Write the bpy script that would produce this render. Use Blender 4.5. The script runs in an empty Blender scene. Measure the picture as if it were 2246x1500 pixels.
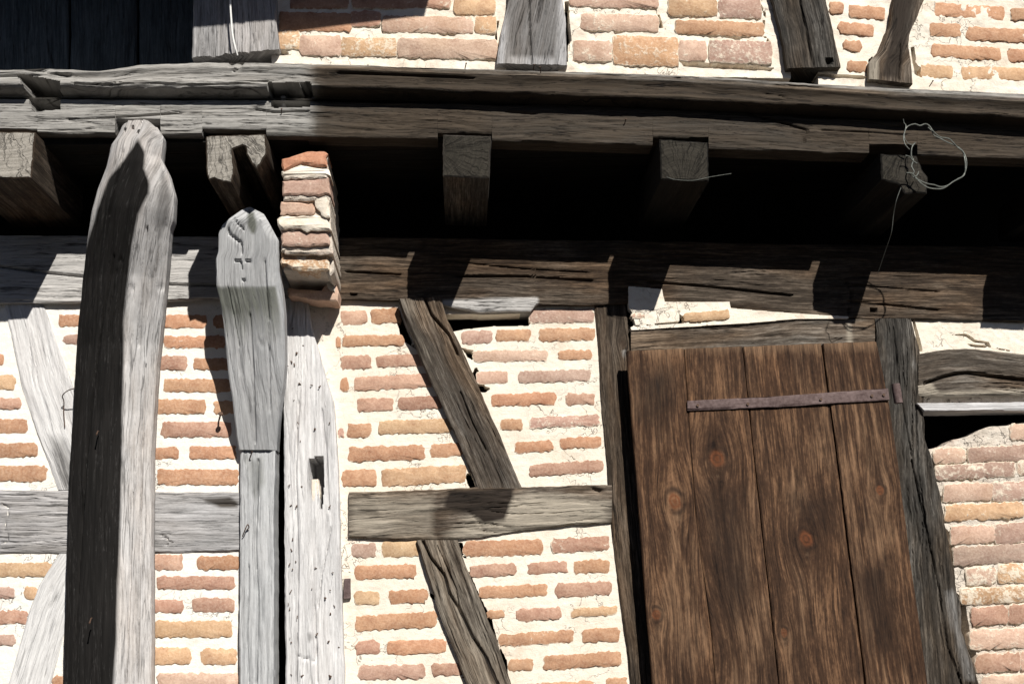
import bpy, math, random
import numpy as np
from mathutils import Matrix, Vector
from mathutils.geometry import tessellate_polygon

random.seed(7); rng = np.random.default_rng(7)
S = bpy.context.scene
COL = S.collection

# ------------------------------------------------------------------ camera
W0, H0, F0 = 2246.0, 1500.0, 2400.0
CAM = np.array([0.0, -5.0, 1.6])
YAW, PITCH, ROLL = math.radians(3.0), math.radians(13.5), math.radians(2.2)
fw = np.array([math.sin(YAW)*math.cos(PITCH), math.cos(YAW)*math.cos(PITCH), math.sin(PITCH)])
r0 = np.array([math.cos(YAW), -math.sin(YAW), 0.0]); u0 = np.cross(r0, fw)
rt = r0*math.cos(ROLL) - u0*math.sin(ROLL)
up = u0*math.cos(ROLL) + r0*math.sin(ROLL)
cd = bpy.data.cameras.new('camera'); cam = bpy.data.objects.new('camera', cd); COL.objects.link(cam)
cd.sensor_width = 36.0; cd.lens = F0/W0*36.0; cd.clip_end = 500; cd.clip_start = 0.05
m = Matrix(((rt[0], up[0], -fw[0], CAM[0]), (rt[1], up[1], -fw[1], CAM[1]), (rt[2], up[2], -fw[2], CAM[2]), (0, 0, 0, 1)))
cam.matrix_world = m
S.camera = cam

# ------------------------------------------------------------------ light
SUNV = np.array([-0.36, 1.0, -0.86])                # the way the sunlight travels
world = bpy.data.worlds.new('World'); S.world = world; world.use_nodes = True
wn = world.node_tree; sky = wn.nodes.new('ShaderNodeTexSky'); sky.sky_type = 'NISHITA'; sky.sun_disc = False; sky.air_density = 0.4; sky.dust_density = 0.3; sky.altitude = 200
EL = math.atan2(0.86, math.hypot(0.36, 1.0))
sky.sun_elevation = EL; sky.sun_rotation = math.atan2(0.36, -1.0)
bg = wn.nodes['Background']; wn.links.new(sky.outputs[0], bg.inputs[0]); bg.inputs[1].default_value = 0.05
sl = bpy.data.lights.new('sun', 'SUN'); sl.energy = 5.0; sl.angle = math.radians(0.53); sl.color = (1.0, 0.955, 0.88)
so = bpy.data.objects.new('sun', sl); COL.objects.link(so)
so.rotation_euler = Vector(SUNV).to_track_quat('-Z', 'Y').to_euler(); so.location = (3, -8, 8)
S.view_settings.view_transform = 'Standard'; S.view_settings.look = 'None'
S.view_settings.exposure = 0.28; S.view_settings.gamma = 1.0
S.render.engine = 'CYCLES'

# ------------------------------------------------------------------ helpers
def P(px, py, d):
    """photo pixel -> point on the plane d metres in front of the lower wall's face"""
    px = np.asarray(px, float); py = np.asarray(py, float); d = np.asarray(d, float)
    px, py, d = np.broadcast_arrays(px, py, d)
    a = (px-W0/2)/F0; b = (py-H0/2)/F0
    dr = fw + a[..., None]*rt - b[..., None]*up
    t = (-d - CAM[1])/dr[..., 1]
    return CAM + dr*t[..., None]

def to_px(X):
    q = X - CAM; z = q@fw
    return W0/2 + F0*(q@rt)/z, H0/2 - F0*(q@up)/z

def _h(ix, iy, s):
    n = (ix*374761393 + iy*668265263 + int(s)*974711) & 0x7fffffff
    n = ((n ^ (n >> 13))*1274126177) & 0x7fffffff
    n = ((n ^ (n >> 16))*461845907) & 0x7fffffff
    return (n & 0xffff)/65535.0

def vnoise(x, y, s=0):
    x = np.asarray(x, float); y = np.asarray(y, float)
    x, y = np.broadcast_arrays(x, y)
    ix = np.floor(x).astype(np.int64); iy = np.floor(y).astype(np.int64)
    fx = x-ix; fy = y-iy; fx = fx*fx*(3-2*fx); fy = fy*fy*(3-2*fy)
    a = _h(ix, iy, s); b = _h(ix+1, iy, s); c = _h(ix, iy+1, s); e = _h(ix+1, iy+1, s)
    return (a*(1-fx)+b*fx)*(1-fy) + (c*(1-fx)+e*fx)*fy - 0.5

def fbm(x, y, s=0, o=4):
    r = 0; a = 1.0
    for k in range(o):
        r = r + a*vnoise(np.asarray(x)*2**k, np.asarray(y)*2**k, s+k*17); a *= 0.55
    return r

def inside(px, py, poly):
    p = np.asarray(poly, float); n = len(p); c = np.zeros(np.shape(px), bool); j = n-1
    for i in range(n):
        xi, yi = p[i]; xj, yj = p[j]
        if yi != yj:
            c ^= ((yi > py) != (yj > py)) & (px < (xj-xi)*(py-yi)/(yj-yi)+xi)
        j = i
    return c

def segdist(px, py, pts, closed=False):
    p = np.asarray(pts, float); n = len(p); best = np.full(np.shape(px), 1e9)
    bx = np.array(px, float); by = np.array(py, float)
    for i in range(n if closed else n-1):
        x1, y1 = p[i]; x2, y2 = p[(i+1) % n]
        dx, dy = x2-x1, y2-y1; L = dx*dx+dy*dy+1e-12
        t = np.clip(((px-x1)*dx+(py-y1)*dy)/L, 0, 1)
        qx = x1+t*dx; qy = y1+t*dy; dd = np.hypot(px-qx, py-qy)
        k = dd < best
        best = np.where(k, dd, best); bx = np.where(k, qx, bx); by = np.where(k, qy, by)
    return best, bx, by

def soft(px, py, poly, w):
    dd = segdist(px, py, poly, True)[0]
    sd = np.where(inside(px, py, poly), dd, -dd)
    return np.clip(0.5 + sd/(2.0*w), 0, 1)

def mkobj(name, verts, faces, mats, parent=None, smooth=True, sharp=40, origin=None, attrs=None, fmat=None):
    V = np.asarray(verts, float)
    if origin is None:
        o = np.zeros(3) if parent is not None and False else np.array([V[:, 0].mean(), V[:, 1].mean(), V[:, 2].min()])
    else:
        o = np.asarray(origin, float)
    me = bpy.data.meshes.new(name)
    me.from_pydata((V-o).tolist(), [], faces)
    for mt in (mats if isinstance(mats, (list, tuple)) else [mats]):
        me.materials.append(mt)
    if fmat is not None:
        me.polygons.foreach_set('material_index', np.asarray(fmat, np.int32))
    if attrs:
        for k, (ty, arr) in attrs.items():
            at = me.attributes.new(k, ty, 'POINT')
            at.data.foreach_set('vector' if ty == 'FLOAT_VECTOR' else ('color' if ty == 'FLOAT_COLOR' else 'value'), np.asarray(arr, np.float32).ravel())
    if smooth:
        me.polygons.foreach_set('use_smooth', np.ones(len(me.polygons), bool))
        me.update()
        if sharp: me.set_sharp_from_angle(angle=math.radians(sharp))
    me.update()
    ob = bpy.data.objects.new(name, me); COL.objects.link(ob)
    ob.location = o
    if parent is not None: setpar(ob, parent)
    return ob

def setpar(ob, parent):
    ob.parent = parent
    ob.matrix_parent_inverse = Matrix.Translation(-WLOC(parent))

def WLOC(o):
    return o.location.copy() if o.parent is None else o.location.copy()

def tag(o, label, cat, group=None, kind=None):
    o['label'] = label; o['category'] = cat
    if group: o['group'] = group
    if kind: o['kind'] = kind
    return o

def empty(name, loc):
    o = bpy.data.objects.new(name, None); COL.objects.link(o); o.location = tuple(map(float, loc)); o.empty_display_size = 0.1
    return o

def structure(o): o['kind'] = 'structure'; return o

# ------------------------------------------------------------------ materials
class G:
    def __init__(s, name):
        s.m = bpy.data.materials.new(name); s.m.use_nodes = True; s.nt = s.m.node_tree
        s.b = s.nt.nodes['Principled BSDF']; s.b.inputs['Specular IOR Level'].default_value = 0.2
    def n(s, ty, ins=None, **pr):
        nd = s.nt.nodes.new(ty)
        for k, v in pr.items(): setattr(nd, k, v)
        for k, v in (ins or {}).items(): s.set(nd.inputs[k], v)
        return nd
    def set(s, sock, v):
        if hasattr(v, 'links') or isinstance(v, bpy.types.NodeSocket): s.nt.links.new(v, sock)
        else:
            if isinstance(v, (tuple, list)) and len(v) == 3 and sock.type == 'RGBA': v = (*v, 1)
            sock.default_value = v
    def math(s, op, a, b=None, clamp=False):
        nd = s.nt.nodes.new('ShaderNodeMath'); nd.operation = op; nd.use_clamp = clamp
        s.set(nd.inputs[0], a)
        if b is not None: s.set(nd.inputs[1], b)
        return nd.outputs[0]
    def vmath(s, op, a, b=None):
        nd = s.nt.nodes.new('ShaderNodeVectorMath'); nd.operation = op; s.set(nd.inputs[0], a)
        if b is not None: s.set(nd.inputs[1], b)
        return nd.outputs['Value' if op == 'LENGTH' else 'Vector']
    def noise(s, vec, scale=1.0, detail=4, rough=0.55, dist=0.0):
        nd = s.nt.nodes.new('ShaderNodeTexNoise'); s.set(nd.inputs['Vector'], vec)
        nd.inputs['Scale'].default_value = scale; nd.inputs['Detail'].default_value = detail
        nd.inputs['Roughness'].default_value = rough; nd.inputs['Distortion'].default_value = dist
        return nd.outputs['Fac']
    def rng(s, v, a, b, c=0.0, d=1.0, smooth=False):
        nd = s.nt.nodes.new('ShaderNodeMapRange'); s.set(nd.inputs[0], v)
        if smooth: nd.interpolation_type = 'SMOOTHSTEP'
        for i, k in enumerate((a, b, c, d)): s.set(nd.inputs[i+1], k)
        return nd.outputs[0]
    def mix(s, f, a, b, blend='MIX'):
        nd = s.nt.nodes.new('ShaderNodeMix'); nd.data_type = 'RGBA'; nd.blend_type = blend; nd.clamp_factor = True
        s.set(nd.inputs['Factor'], f); s.set(nd.inputs[6], a); s.set(nd.inputs[7], b)
        return nd.outputs[2]
    def ramp(s, v, stops):
        nd = s.nt.nodes.new('ShaderNodeValToRGB'); e = nd.color_ramp.elements
        while len(e) < len(stops): e.new(0.5)
        for i, (p, c) in enumerate(stops): e[i].position = p; e[i].color = (*c, 1)
        s.set(nd.inputs[0], v); return nd.outputs[0]
    def bump(s, h, dist, strength=1.0):
        nd = s.nt.nodes.new('ShaderNodeBump'); s.set(nd.inputs['Height'], h); nd.inputs['Distance'].default_value = dist
        nd.inputs['Strength'].default_value = strength; s.nt.links.new(nd.outputs[0], s.b.inputs['Normal'])
    def out(s, col, rough=0.9):
        s.set(s.b.inputs['Base Color'], col); s.set(s.b.inputs['Roughness'], rough); return s.m

def wood(name, dark, mid, light, stain=(0.02, 0.016, 0.013), bleach=(0.5, 0.49, 0.48), crack=1.0, streak=1.0, bump=0.004, knotc=(0.03, 0.02, 0.014), warm=0.7):
    g = G(name)
    at = g.n('ShaderNodeAttribute', attribute_name='guv').outputs['Vector']
    tn = g.n('ShaderNodeAttribute', attribute_name='tint').outputs['Vector']
    sp = g.n('ShaderNodeSeparateXYZ', {0: tn}).outputs
    w = g.noise(g.vmath('MULTIPLY', at, (1.6, 5.0, 1.0)), 1.0, 2)
    wv = g.n('ShaderNodeCombineXYZ', {'Y': g.math('MULTIPLY', g.math('SUBTRACT', w, 0.5), 0.035)}).outputs[0]
    at = g.vmath('ADD', at, wv)
    n1 = g.noise(g.vmath('MULTIPLY', at, (2.6, 42.0, 1.0)), 1.0, 6, 0.66)
    n2 = g.noise(g.vmath('MULTIPLY', at, (7.0, 125.0, 1.0)), 1.0, 4, 0.7)
    n3 = g.noise(g.vmath('MULTIPLY', at, (3.2, 8.0, 1.0)), 1.0, 4, 0.6)
    n4 = g.noise(g.vmath('MULTIPLY', at, (1.1, 26.0, 1.0)), 1.0, 5, 0.5)
    n5 = g.noise(g.vmath('MULTIPLY', at, (32.0, 75.0, 1.0)), 1.0, 4, 0.75)
    v = g.math('ADD', g.math('ADD', g.math('MULTIPLY', n1, 0.5*streak), g.math('MULTIPLY', n2, 0.5*streak)), g.math('ADD', g.math('MULTIPLY', n3, 0.36), g.math('MULTIPLY', n5, 0.30)))
    tot = 0.5*(1.0*streak + 0.66)
    v = g.rng(v, tot-0.17, tot+0.18)
    col = g.ramp(v, [(0.0, dark), (0.48, mid), (1.0, light)])
    hu = g.noise(g.vmath('MULTIPLY', at, (1.3, 5.0, 1.0)), 1.0, 3, 0.6)
    col = g.mix(g.math('MULTIPLY', g.rng(hu, 0.44, 0.62), warm), col, g.mix(1.0, col, (1.08, 0.84, 0.62), 'MULTIPLY'))
    col = g.mix(g.math('MULTIPLY', g.rng(hu, 0.46, 0.34), 0.35), col, g.mix(1.0, col, (0.62, 0.62, 0.62), 'MULTIPLY'))
    sf = g.rng(g.math('ADD', sp[0], g.math('MULTIPLY', g.math('SUBTRACT', g.math('ADD', g.math('MULTIPLY', n1, 0.7), g.math('MULTIPLY', n3, 0.6)), 0.65), 0.9)), 0.25, 0.75)
    sf = g.math('MULTIPLY', sf, g.rng(sp[0], 0.02, 0.2))
    bf = g.rng(g.math('ADD', sp[1], g.math('MULTIPLY', g.math('SUBTRACT', g.math('ADD', n1, g.math('MULTIPLY', n3, 0.6)), 0.8), 0.9)), 0.25, 0.8)
    bf = g.math('MULTIPLY', bf, g.rng(sp[1], 0.02, 0.2))
    bl = g.mix(g.rng(g.math('ADD', g.math('MULTIPLY', n2, 0.5), g.math('ADD', g.math('MULTIPLY', n1, 0.25), g.math('MULTIPLY', n5, 0.25))), 0.38, 0.6), tuple(c*0.62 for c in bleach), bleach)
    col = g.mix(g.math('MULTIPLY', bf, 0.92), col, bl)
    st = g.mix(g.rng(n1, 0.35, 0.7), tuple(c*0.6 for c in stain), tuple(c*1.5 for c in stain))
    col = g.mix(sf, col, st)
    kr = g.mix(g.rng(n5, 0.3, 0.7), knotc, tuple(c*2.2 for c in knotc))
    col = g.mix(sp[2], col, kr)
    ck = g.rng(g.math('ABSOLUTE', g.math('SUBTRACT', n4, 0.5)), 0.0, 0.014, 1.0, 0.0)
    ck = g.math('MULTIPLY', ck, g.rng(n3, 0.47, 0.56))
    col = g.mix(g.math('MULTIPLY', ck, 0.8*crack), col, (0.012, 0.01, 0.009))
    n6 = g.noise(g.vmath('MULTIPLY', at, (2.4, 64.0, 1.0)), 1.0, 3, 0.5)
    c2 = g.math('MULTIPLY', g.rng(g.math('ABSOLUTE', g.math('SUBTRACT', n6, 0.5)), 0.0, 0.03, 1.0, 0.0), g.rng(n5, 0.42, 0.6))
    col = g.mix(g.math('MULTIPLY', c2, 0.6*crack), col, tuple(0.35*c for c in dark))
    ck = g.math('MAXIMUM', ck, g.math('MULTIPLY', c2, 0.6))
    h = g.math('ADD', g.math('ADD', g.math('MULTIPLY', n2, 0.5), g.math('MULTIPLY', n1, 0.9)), g.math('MULTIPLY', ck, -1.1*crack))
    g.bump(h, bump, 0.9)
    return g.out(col, 0.88)

def endgrain(name, dark, light):
    g = G(name)
    at = g.n('ShaderNodeAttribute', attribute_name='guv').outputs['Vector']
    s = g.n('ShaderNodeSeparateXYZ', {0: at}).outputs
    L = g.math('SQRT', g.math('ADD', g.math('MULTIPLY', s[0], s[0]), g.math('MULTIPLY', s[1], s[1])))
    A = g.math('ARCTAN2', s[1], s[0])
    wob = g.noise(at, 25, 3)
    ring = g.noise(g.n('ShaderNodeCombineXYZ', {'X': g.math('ADD', g.math('MULTIPLY', L, 130.0), g.math('MULTIPLY', wob, 1.5)), 'Y': g.math('MULTIPLY', A, 0.6), 'Z': s[2]}).outputs[0], 1.0, 3)
    rad = g.noise(g.n('ShaderNodeCombineXYZ', {'X': g.math('MULTIPLY', L, 3.0), 'Y': g.math('ADD', g.math('MULTIPLY', A, 11.0), g.math('MULTIPLY', wob, 2.2)), 'Z': s[2]}).outputs[0], 1.0, 3)
    fine = g.noise(at, 260, 3)
    v = g.math('ADD', g.math('MULTIPLY', ring, 0.5), g.math('MULTIPLY', fine, 0.5))
    col = g.ramp(g.rng(v, 0.3, 0.7), [(0, dark), (1, light)])
    ck = g.rng(g.math('ABSOLUTE', g.math('SUBTRACT', rad, 0.5)), 0.0, 0.035, 1.0, 0.0)
    col = g.mix(g.math('MULTIPLY', g.math('MULTIPLY', ck, g.rng(wob, 0.4, 0.62)), 0.75), col, (0.012, 0.011, 0.01))
    col = g.mix(g.math('MULTIPLY', g.rng(g.noise(at, 30, 4), 0.5, 0.7), 0.6), col, dark)
    g.bump(g.math('ADD', v, g.math('MULTIPLY', ck, -1.2)), 0.005, 0.9)
    return g.out(col, 0.92)

def mortar_mat(name, c1, c2, c3, pink=(0.6, 0.36, 0.24), pinkamt=0.35, bump=0.0045):
    g = G(name)
    p = g.n('ShaderNodeNewGeometry').outputs['Position']
    a = g.noise(p, 3.2, 5, 0.6); b = g.noise(p, 38, 5, 0.65); c = g.noise(p, 220, 3, 0.6); d = g.noise(p, 9, 4, 0.6)
    col = g.ramp(g.rng(g.math('ADD', g.math('MULTIPLY', a, 0.6), g.math('MULTIPLY', b, 0.4)), 0.34, 0.64), [(0, c3), (0.45, c1), (1, c2)])
    pk = g.math('MULTIPLY', g.rng(g.math('ADD', g.math('MULTIPLY', d, 0.7), g.math('MULTIPLY', b, 0.3)), 0.53, 0.66), pinkamt)
    col = g.mix(pk, col, pink)
    gr = g.rng(c, 0.3, 0.7)
    col = g.mix(g.math('MULTIPLY', g.math('SUBTRACT', 1.0, gr), 0.25), col, tuple(x*0.72 for x in c3))
    pit = g.math('MULTIPLY', g.rng(b, 0.27, 0.33, 1.0, 0.0), 0.55)
    col = g.mix(pit, col, tuple(x*0.35 for x in c3))
    cr = g.math('MULTIPLY', g.rng(g.math('ABSOLUTE', g.math('SUBTRACT', g.noise(p, 7, 4, 0.6, 0.4), 0.5)), 0.0, 0.007, 1.0, 0.0), g.rng(g.noise(p, 2.3, 2), 0.5, 0.58))
    col = g.mix(g.math('MULTIPLY', cr, 0.75), col, tuple(x*0.3 for x in c3))
    dt = g.math('MULTIPLY', g.rng(g.noise(p, 16, 5, 0.7), 0.56, 0.72), 0.3)
    col = g.mix(dt, col, tuple(x*0.6 for x in c3))
    tr = g.noise(g.vmath('MULTIPLY', p, (7.0, 1.0, 30.0)), 1.0, 3)
    g.bump(g.math('ADD', g.math('ADD', g.math('MULTIPLY', b, 1.0), g.math('MULTIPLY', tr, 0.7)), g.math('SUBTRACT', g.math('MULTIPLY', c, 0.35), g.math('MULTIPLY', cr, 0.8))), bump, 0.9)
    return g.out(col, 0.95)

def brick_mat(name, lime):
    g = G(name)
    oi = g.n('ShaderNodeObjectInfo').outputs
    tc = g.n('ShaderNodeTexCoord').outputs['Object']
    off = g.n('ShaderNodeCombineXYZ', {'X': g.math('MULTIPLY', oi['Random'], 37.0), 'Y': g.math('MULTIPLY', oi['Random'], 91.0), 'Z': g.math('MULTIPLY', oi['Random'], 17.0)}).outputs[0]
    v = g.vmath('ADD', tc, off)
    ed = g.n('ShaderNodeAttribute', attribute_name='edge').outputs['Fac']
    n1 = g.noise(v, 14, 5, 0.62); n2 = g.noise(v, 90, 4, 0.65); n3 = g.noise(v, 320, 2, 0.6); n4 = g.noise(v, 45, 5, 0.7)
    f = g.rng(g.math('ADD', g.math('MULTIPLY', n1, 0.65), g.math('MULTIPLY', n2, 0.35)), 0.32, 0.68)
    dk = g.mix(1.0, oi['Color'], (0.74, 0.66, 0.64), 'MULTIPLY')
    lt = g.mix(1.0, oi['Color'], (1.3, 1.36, 1.36), 'MULTIPLY')
    col = g.mix(f, dk, lt)
    col = g.mix(g.math('MULTIPLY', g.rng(n3, 0.55, 0.72), 0.3), col, (0.1, 0.06, 0.045))
    sm = g.math('ADD', g.math('ADD', g.math('MULTIPLY', n4, 0.75), g.math('MULTIPLY', n1, 0.45)), g.math('MULTIPLY', ed, 0.26))
    th = g.math('SUBTRACT', 0.98, g.math('MULTIPLY', oi['Alpha'], 0.5))
    smf = g.rng(sm, g.math('SUBTRACT', th, 0.05), g.math('ADD', th, 0.05))
    lm = g.mix(g.rng(n2, 0.3, 0.7), tuple(x*0.85 for x in lime), lime)
    col = g.mix(g.math('MULTIPLY', smf, 0.88), col, lm)
    col = g.mix(g.math('MULTIPLY', g.rng(g.noise(v, 5.5, 3), 0.5, 0.72), 0.4), col, g.mix(1.0, lm, oi['Color'], 'MULTIPLY'))
    col = g.mix(g.math('MULTIPLY', g.rng(n2, 0.4, 0.75), 0.14), col, lm)
    pt = g.rng(g.noise(v, 130, 3, 0.7), 0.27, 0.34, 1.0, 0.0)
    col = g.mix(g.math('MULTIPLY', pt, 0.6), col, (0.09, 0.05, 0.035))
    g.bump(g.math('ADD', g.math('MULTIPLY', n2, 1.0), g.math('ADD', g.math('MULTIPLY', n1, 0.5), g.math('MULTIPLY', smf, 0.35))), 0.0028, 0.8)
    return g.out(col, 0.95)

def plain(name, c1, c2, scale=60, rough=0.7, metal=0.0, bump=0.002):
    g = G(name)
    tc = g.n('ShaderNodeTexCoord').outputs['Object']
    n = g.noise(tc, scale, 5, 0.65); n2 = g.noise(tc, scale*0.2, 3)
    col = g.mix(g.rng(g.math('ADD', g.math('MULTIPLY', n, 0.6), g.math('MULTIPLY', n2, 0.4)), 0.35, 0.65), c1, c2)
    g.b.inputs['Metallic'].default_value = metal
    g.bump(n, bump, 0.8); return g.out(col, rough)

M = {}
M['pale'] = wood('pale_bleached_oak', (0.40, 0.39, 0.39), (0.58, 0.575, 0.585), (0.71, 0.705, 0.71), bleach=(0.75, 0.745, 0.745), crack=0.5, streak=0.7, warm=0.12)
M['postw'] = wood('curved_post_oak', (0.26, 0.25, 0.245), (0.50, 0.49, 0.49), (0.66, 0.65, 0.65), warm=0.25, stain=(0.0105, 0.0095, 0.009), bleach=(0.6, 0.59, 0.59), crack=0.7)
M['grey'] = wood('grey_weathered_oak', (0.16, 0.157, 0.155), (0.32, 0.315, 0.318), (0.47, 0.465, 0.475), warm=0.15, stain=(0.06, 0.052, 0.045), bleach=(0.5, 0.495, 0.505), knotc=(0.16, 0.155, 0.15))
M['greyblue'] = wood('blue_grey_oak', (0.27, 0.28, 0.29), (0.41, 0.42, 0.435), (0.53, 0.545, 0.56), warm=0.08, streak=0.7, stain=(0.13, 0.135, 0.12), bleach=(0.54, 0.55, 0.56), crack=0.45)
M['beam'] = wood('bressummer_oak', (0.025, 0.022, 0.019), (0.085, 0.077, 0.067), (0.20, 0.187, 0.168), stain=(0.042, 0.032, 0.023), bleach=(0.40, 0.39, 0.372), crack=1.2)
M['brown'] = wood('brown_oak', (0.014, 0.010, 0.008), (0.055, 0.042, 0.031), (0.16, 0.128, 0.100), stain=(0.02, 0.015, 0.012), bleach=(0.58, 0.565, 0.55))
M['brace'] = wood('grey_brown_oak', (0.022, 0.017, 0.013), (0.095, 0.079, 0.064), (0.27, 0.243, 0.212), stain=(0.024, 0.018, 0.014), bleach=(0.40, 0.355, 0.29))
M['dark'] = wood('dark_grey_oak', (0.012, 0.011, 0.010), (0.048, 0.044, 0.039), (0.15, 0.14, 0.127), stain=(0.016, 0.014, 0.012), bleach=(0.38, 0.375, 0.37))
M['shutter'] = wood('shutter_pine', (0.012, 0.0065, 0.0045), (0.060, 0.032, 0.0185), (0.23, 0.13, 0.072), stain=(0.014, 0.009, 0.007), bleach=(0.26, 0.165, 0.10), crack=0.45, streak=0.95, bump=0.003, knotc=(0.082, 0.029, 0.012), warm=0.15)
M['shadewood'] = wood('shade_black_wood', (0.005, 0.005, 0.0045), (0.012, 0.011, 0.0095), (0.026, 0.024, 0.02))  # near-black: deep shade under the jetty is put into the colour
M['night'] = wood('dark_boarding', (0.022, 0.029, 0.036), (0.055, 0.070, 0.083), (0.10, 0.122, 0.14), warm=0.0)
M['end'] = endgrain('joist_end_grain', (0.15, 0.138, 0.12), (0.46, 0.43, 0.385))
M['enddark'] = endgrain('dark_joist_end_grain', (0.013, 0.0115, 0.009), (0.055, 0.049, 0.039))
M['mwhite'] = mortar_mat('white_lime_mortar', (0.84, 0.81, 0.75), (0.88, 0.86, 0.81), (0.76, 0.70, 0.61), pinkamt=0.10)
M['mcream'] = mortar_mat('cream_lime_mortar', (0.82, 0.75, 0.645), (0.86, 0.81, 0.72), (0.71, 0.61, 0.49), pinkamt=0.25)
M['mgrey'] = mortar_mat('grey_lime_mortar', (0.66, 0.59, 0.51), (0.76, 0.70, 0.62), (0.48, 0.41, 0.34), pink=(0.45, 0.24, 0.17), pinkamt=0.5, bump=0.012)
M['brick'] = brick_mat('old_brick', (0.80, 0.71, 0.58))
M['brickw'] = brick_mat('old_brick_white_joint', (0.82, 0.77, 0.68))
M['iron'] = plain('rusty_iron', (0.06, 0.038, 0.036), (0.17, 0.125, 0.12), 55, 0.75, 0.0, 0.002)
M['nail'] = plain('nail_iron', (0.06, 0.036, 0.026), (0.14, 0.09, 0.065), 300, 0.7)
M['wire'] = plain('galvanised_wire', (0.10, 0.11, 0.10), (0.22, 0.23, 0.21), 200, 0.5, 0.3)
M['cord'] = plain('white_cord', (0.8, 0.8, 0.78), (0.86, 0.86, 0.84), 300, 0.8)
M['void'] = plain('dark_interior', (0.012, 0.011, 0.010), (0.02, 0.018, 0.016), 8, 1.0)
M['ground'] = plain('worn_asphalt', (0.035, 0.034, 0.032), (0.06, 0.058, 0.055), 25, 0.95, 0, 0.01)
M['stone'] = plain('plinth_stone', (0.16, 0.145, 0.12), (0.30, 0.28, 0.24), 18, 0.95, 0, 0.012)
M['tile'] = plain('clay_tile', (0.16, 0.07, 0.045), (0.26, 0.12, 0.075), 22, 0.9, 0, 0.005)

# ------------------------------------------------------------------ timber
SEED = [0]
def val(d, s):
    if callable(d): return d(s)
    if isinstance(d, (int, float)): return np.full(np.shape(s), float(d))
    a = np.array(d, float); return np.interp(s, a[:, 0], a[:, 1])

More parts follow.
